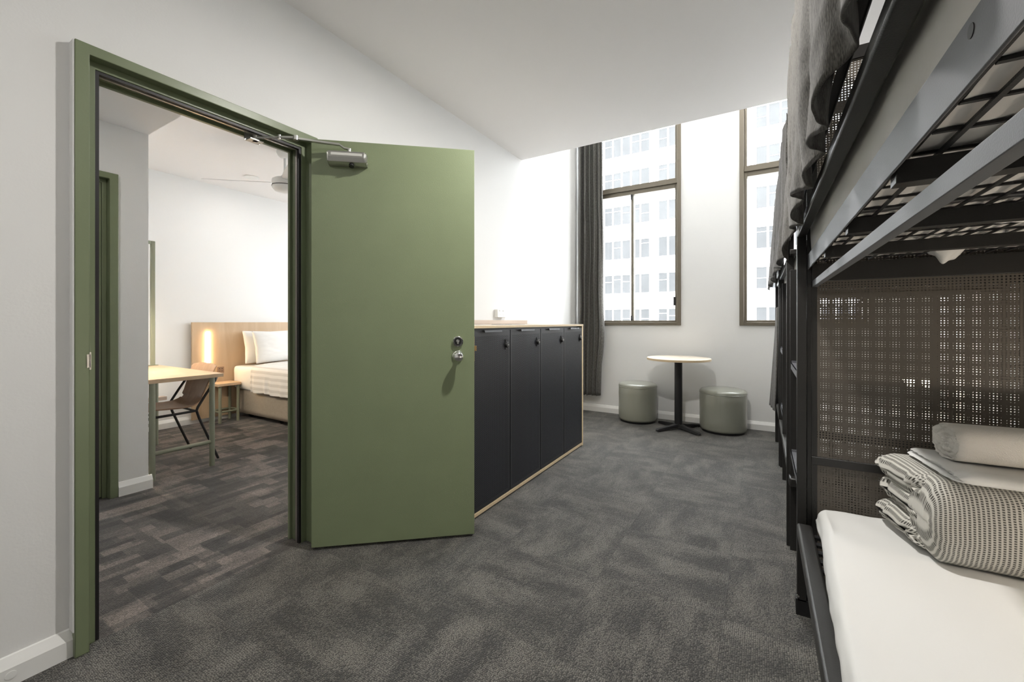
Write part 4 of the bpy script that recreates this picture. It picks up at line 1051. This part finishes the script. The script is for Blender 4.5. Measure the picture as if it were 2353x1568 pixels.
# ------------------------------------------------------------------ bedroom furniture
# headboard
hb = thing('headboard', 'wide maple headboard panel behind the double bed', 'headboard', (XH + 0.04, 3.2, 0))
MB().box(XH + 0.030, XH + 0.055, 2.118, 4.9, 0.045, 1.135).build('board', 'maple_board', parent=hb, bevel=0.0015)
bt = MB()
for y in (2.4, 3.4, 4.5): bt.box(XH + 0.002, XH + 0.030, y - 0.03, y + 0.03, 0.10, 1.05)
bt.build('batten', 'birch_edge', parent=hb)
XHB = XH + 0.055
led = thing('led_lamp', 'upright warm LED bar glowing on the headboard', 'lamp', (XHB, 2.273, 0.64))
MB().box(XHB - 0.0005, XHB + 0.006, 2.257, 2.286, 0.60, 1.032).build('housing', 'white_plastic', parent=led)
MB().box(XHB + 0.006, XHB + 0.014, 2.256, 2.287, 0.605, 1.028).build('diffuser', 'led_warm', parent=led)
# socket block
sb = thing('wooden_socket', 'small brown socket block on the headboard beside the LED bar', 'socket', (XHB, 2.40, 0.58))
MB().box(XHB + 0.0005, XHB + 0.012, 2.362, 2.434, 0.545, 0.616).build('plate', 'chair_ply', parent=sb, bevel=0.001)
s_ = MB()
for y in (2.385, 2.412): s_.box(XHB + 0.012, XHB + 0.013, y - 0.004, y + 0.004, 0.565, 0.572).box(XHB + 0.012, XHB + 0.013, y - 0.004, y + 0.004, 0.59, 0.60)
s_.build('slots', 'black_plastic', parent=sb)
# night stand
ns = thing('bedside_table', 'small bedside table with pale top and sage tube legs', 'table', (-5.30, 2.40, 0))
MB().box(-5.412, -5.165, 2.262, 2.506, 0.418, 0.447).build('tabletop', 'maple_board', parent=ns, bevel=0.001)
for x, y in ((-5.20, 2.300), (-5.20, 2.488), (-5.39, 2.300), (-5.39, 2.488)):
    MB().rod((x, y, 0), (x, y, 0.418), 0.0155, 18).build('leg', 'sage_steel', parent=ns)
for p, q in (((-5.20, 2.30, 0.125), (-5.20, 2.50, 0.125)), ((-5.39, 2.30, 0.125), (-5.39, 2.50, 0.125)), ((-5.20, 2.50, 0.125), (-5.39, 2.50, 0.125)), ((-5.20, 2.30, 0.125), (-5.39, 2.30, 0.125))):
    MB().rod(p, q, 0.0105, 14).build('stretcher', 'sage_steel', parent=ns)

# bed
bed = thing('double_bed', 'double bed base in beige fabric against the headboard', 'bed', (-4.40, 3.30, 0))
o = soft_box(-5.405, -3.42, 2.560, 4.10, 0.062, 0.345, 0.018, 0.05, 0.05, 3, wr=0.003).build('base', 'bed_base_fabric', parent=bed); weld(o)
for x in (-5.25, -4.62, -3.55):
    for y in (2.66, 4.0):
        c = MB().rod((x, y, 0.05), (x, y, 0.075), 0.012, 10).rod((x - 0.012, y, 0.026), (x + 0.012, y, 0.026), 0.026, 20)
        c.build('castor', 'black_plastic', parent=bed)
o = soft_box(-5.405, -3.40, 2.520, 4.14, 0.346, 0.622, 0.050, 0.03, 0.03, 8, wr=0.010).build('mattress', 'white_linen', loc=(-4.4, 3.3, 0.346)); weld(o)
tag(o, 'thick white mattress on the double bed', 'mattress')
def bedspread():
    mb = MB()
    x0, x1 = -4.93, -3.37
    prof = [(2.492, 0.352), (2.486, 0.40), (2.488, 0.47), (2.492, 0.55), (2.500, 0.60), (2.520, 0.628), (2.56, 0.640), (2.75, 0.644), (3.3, 0.648), (4.16, 0.640)]
    ln = [0]
    for i in range(1, len(prof)): ln.append(ln[-1] + math.dist(prof[i], prof[i - 1]))
    def at(s):
        for i in range(1, len(prof)):
            if s <= ln[i] + 1e-9:
                k = (s - ln[i - 1]) / (ln[i] - ln[i - 1]); return [prof[i - 1][j] * (1 - k) + prof[i][j] * k for j in (0, 1)]
        return prof[-1]
    def fn(a, b):
        s = b ** 1.5 * ln[-1]; y, z = at(s)
        hang = max(0, min(1, (0.62 - z) / 0.26))
        x = x0 + (x1 - x0) * a - 0.20 * max(0, min(1, (s - 0.25) / 0.45)) * (1 - a)
        y += 0.010 * hang * math.sin(a * 60 + 3 * nz(a * 9, 1)) + 0.006 * nz(a * 20, b * 5) * hang - 0.003
        z += 0.012 * nz(a * 8, 2) * hang + 0.004 * nz(a * 9, b * 9, 4)
        return (x, y, z)
    mb.grid(fn, 180, 90, uv=lambda a, b: (a * 1.6, b ** 1.5 * ln[-1]))
    tag(mb.build('bedspread', 'striped_linen', loc=(-4.2, 3.3, 0.62), smooth=80, solid=0.006), 'white striped bedspread tucked over the double bed', 'bedspread')
bedspread()
def pillow(x, y0, y1, z0, z1, th, tilt, label, seed):
    """standing pillow leaning on the headboard"""
    mb = MB()
    W_, H_ = (y1 - y0), (z1 - z0)
    for sgn in (1, -1):
        def fn(a, b, sgn=sgn):
            u, v = 2 * a - 1, 2 * b - 1
            e = (max(0, 1 - abs(u) ** 3.2) * max(0, 1 - abs(v) ** 3.2)) ** 0.55
            pinch = 1 - 0.07 * (1 - abs(u)) * abs(v) ** 3 - 0.0
            pin2 = 1 - 0.05 * (1 - abs(v)) * abs(u) ** 3
            yy = u * W_ / 2 * pin2; zz = v * H_ / 2 * pinch
            d = sgn * th / 2 * e * (1 + 0.10 * nz(u * 2 + seed, v * 2, sgn)) + 0.004 * nz(u * 5 + seed, v * 6, sgn * 3) * e + (0.006 * math.sin((u * 0.8 - v) * 16 + seed) * e * max(0, -v) * max(0, u + 0.2) if sgn > 0 else 0)
            dx = d * math.cos(tilt) - (zz) * math.sin(tilt); dz = zz * math.cos(tilt) + d * math.sin(tilt)
            return (x + dx, (y0 + y1) / 2 + yy, (z0 + z1) / 2 + dz)
        mb.grid(fn, 60, 46)
    o = mb.build('pillow', 'white_linen', loc=(x, (y0 + y1) / 2, z0), smooth=80); weld(o, 0.0008)
    return tag(o, label, 'pillow', 'pillows on the double bed')
pillow(-5.315, 2.605, 3.26, 0.636, 1.035, 0.15, math.radians(10), 'white pillow leaning on the headboard, nearest the LED bar', 1.0)
pillow(-5.12, 2.622, 3.32, 0.645, 1.035, 0.16, math.radians(15), 'white pillow standing in front of another on the double bed', 4.0)
pillow(-5.315, 3.34, 4.00, 0.636, 1.035, 0.15, math.radians(10), 'white pillow on the far side of the double bed', 8.0)

# desk
dk = thing('desk', 'desk with pale wooden top and sage tube legs beside the wall corner', 'desk', (-4.33, 1.42, 0))
MB().box(-4.965, -3.720, 1.180, 1.672, 0.698, 0.727).build('desktop', 'maple_board', parent=dk, bevel=0.0015)
for x, y in ((-3.745, 1.600), (-3.745, 1.222), (-4.82, 1.600), (-4.82, 1.222)):
    MB().rod((x, y, 0), (x, y, 0.698), 0.0185, 22).build('leg', 'sage_steel', parent=dk)
MB().rod((-3.745, 1.222, 0.190), (-3.745, 1.600, 0.190), 0.0155, 18).build('stretcher', 'sage_steel', parent=dk)
MB().rod((-4.82, 1.222, 0.190), (-4.82, 1.600, 0.190), 0.0155, 18).build('stretcher', 'sage_steel', parent=dk)
MB().box(-4.98, -4.90, 1.180, 1.712, 0.392, 0.424).build('rail_board', 'splash_ply', parent=dk, bevel=0.001)
mr = thing('mirror_frame', 'tall sage steel frame rising from the back of the desk', 'mirror', (-4.94, 1.4, 0.727))
MB().box(-4.960, -4.927, 1.600, 1.632, 0.732, 1.905).build('upright', 'sage_steel', parent=mr, bevel=0.004)
MB().box(-4.960, -4.927, 1.185, 1.600, 1.875, 1.905).build('top_bar', 'sage_steel', parent=mr, bevel=0.004)
MB().box(-4.975, -4.912, 1.585, 1.650, 0.7275, 0.733).build('base_plate', 'sage_steel', parent=mr)
ml = MB().box(-4.70, -4.05, YC + 0.001, YC + 0.03, 1.30, 1.33).build('desk_lamp_bar', 'white_plastic', loc=(-4.4, YC, 1.3))
tag(ml, 'slim light bar on the wall over the desk', 'lamp')
MB().box(-4.68, -4.07, YC + 0.006, YC + 0.026, 1.297, 1.300).build('diffuser', 'led_desk', parent=ml)

# chair
ch = thing('desk_chair', 'moulded ply chair with black tube frame pushed up to the desk', 'chair', (-4.14, 1.50, 0))
def chair_shell():
    mb = MB()
    prof = [(1.240, 0.435, .40), (1.255, 0.448, .42), (1.30, 0.452, .43), (1.40, 0.445, .44), (1.50, 0.438, .43), (1.56, 0.444, .40), (1.60, 0.462, .375), (1.632, 0.50, .365), (1.655, 0.55, .37), (1.675, 0.61, .385), (1.70, 0.68, .41), (1.722, 0.74, .425), (1.737, 0.772, .42), (1.743, 0.782, .385)]
    def fn(a, b):
        s = b * (len(prof) - 1); i = min(int(s), len(prof) - 2); k = s - i
        y, z, w = [prof[i][j] * (1 - k) + prof[i + 1][j] * k for j in range(3)]
        u = 2 * a - 1
        x = -4.15 + u * w / 2
        z += 0.018 * u * u * (1 if b < 0.5 else 0); y -= 0.020 * u * u * (1 if b > 0.55 else 0) * 1.0
        if b > 0.9: z -= 0.03 * abs(u) ** 5 * (b - 0.9) * 10
        return (x, y, z)
    mb.grid(fn, 20, 60)
    mb.build('seat_shell', 'chair_ply', parent=ch, smooth=80, solid=0.011, subd=1)
chair_shell()
for x, s in ((-3.90, 1), (-4.40, -1)):
    xi = -4.15 + s * 0.215
    f = MB()
    f.tube([(xi + s * 0.01, 1.715, 0.69), (x, 1.690, 0.655), (x, 1.62, 0.545), (x, 1.565, 0.452), (x, 1.556, 0.425), (x, 1.575, 0.36), (x, 1.712, 0.0)], 0.0095, 12)
    f.tube([(x, 1.556, 0.425), (x, 1.40, 0.422), (x, 1.255, 0.420), (x, 1.235, 0.40), (x, 1.225, 0.0)], 0.0095, 12)
    f.build('side_frame', 'black_steel', parent=ch, smooth=60)
MB().rod((-3.90, 1.55, 0.425), (-4.40, 1.55, 0.425), 0.008).rod((-3.90, 1.30, 0.421), (-4.40, 1.30, 0.421), 0.008).build('cross_tube', 'black_steel', parent=ch)

# ceiling fan
FXc, FYc = -3.83, 2.24
fan = thing('ceiling_fan', 'white three blade ceiling fan in the bedroom', 'fan', (FXc, FYc, HC))
MB().lathe((FXc, FYc, 0), [(0, HC - 0.0005), (0.072, HC - 0.0005), (0.074, HC - 0.018), (0.060, HC - 0.045), (0.040, HC - 0.062), (0.022, HC - 0.066), (0, HC - 0.066)], 36).build('canopy', 'white_plastic', parent=fan)
MB().rod((FXc, FYc, 2.4640), (FXc, FYc, HC - 0.062), 0.0125, 16).build('rod', 'white_plastic', parent=fan)
MB().lathe((FXc, FYc, 0), [(0, 2.5190), (0.020, 2.5190), (0.040, 2.4940), (0.090, 2.4760), (0.108, 2.4640), (0.112, 2.4490), (0.112, 2.4100), (0.106, 2.4070), (0, 2.4070)], 44).build('motor', 'white_plastic', parent=fan)
MB().lathe((FXc, FYc, 0), [(0, 2.4040), (0.109, 2.4040), (0.108, 2.3890), (0.088, 2.3640), (0.045, 2.3500), (0, 2.3460)], 44).build('light_bowl', 'white_plastic', parent=fan, smooth=60)
MB().lathe((FXc, FYc, 0), [(0.09, 2.4035), (0.1135, 2.4035), (0.1135, 2.4075), (0.09, 2.4075)], 44).build('shadow_gap', 'black_plastic', parent=fan)
for deg in (-140, -20, 100):
    a = math.radians(deg); d = Vector((math.cos(a), math.sin(a), 0)); s = Vector((-d.y, d.x, 0))
    rings = []
    for t, w in ((0.085, 0.040), (0.14, 0.052), (0.30, 0.062), (0.50, 0.066), (0.64, 0.062), (0.685, 0.048)):
        c = Vector((FXc, FYc, 2.4420)) + d * t; pit = -0.31
        e = s * w + Vector((0, 0, w * pit)); up = Vector((0, 0, 0.003))
        rings.append([c - e - up, c + e - up, c + e + up, c - e + up])
    MB().ring_tube(rings).build('blade', 'white_plastic', parent=fan, smooth=40)

def downlight(x, y, z, label, mat):
    t = thing('downlight', label, 'ceiling light', (x, y, z), group='round ceiling downlights')
    MB().lathe((x, y, z), [(0.046, 0.0), (0.070, -0.0005), (0.073, -0.005), (0.064, -0.010), (0.048, -0.008)], 36).build('trim_ring', 'white_plastic', parent=t)
    MB().lathe((x, y, z), [(0, -0.0005), (0.046, -0.0005), (0.046, -0.003), (0, -0.003)], 30).build('diffuser', mat, parent=t)
downlight(-4.82, 2.44, HC, 'small round downlight beside the bedroom ceiling fan', 'dim_disc')
downlight(-3.30, 3.30, HC, 'round downlight over the foot of the double bed', 'lamp_disc')
downlight(-2.85, 0.30, HL, 'round downlight in the low entry ceiling', 'lamp_disc')
downlight(-0.50, 1.60, HC, 'round downlight in the middle of the bunk room ceiling', 'lamp_disc')
downlight(-0.35, 4.20, HV, 'round downlight added out of view in the window void to brighten the far end', 'lamp_disc')
downlight(-0.75, -0.55, HC, 'round downlight in the bunk room ceiling behind the viewer', 'lamp_disc')
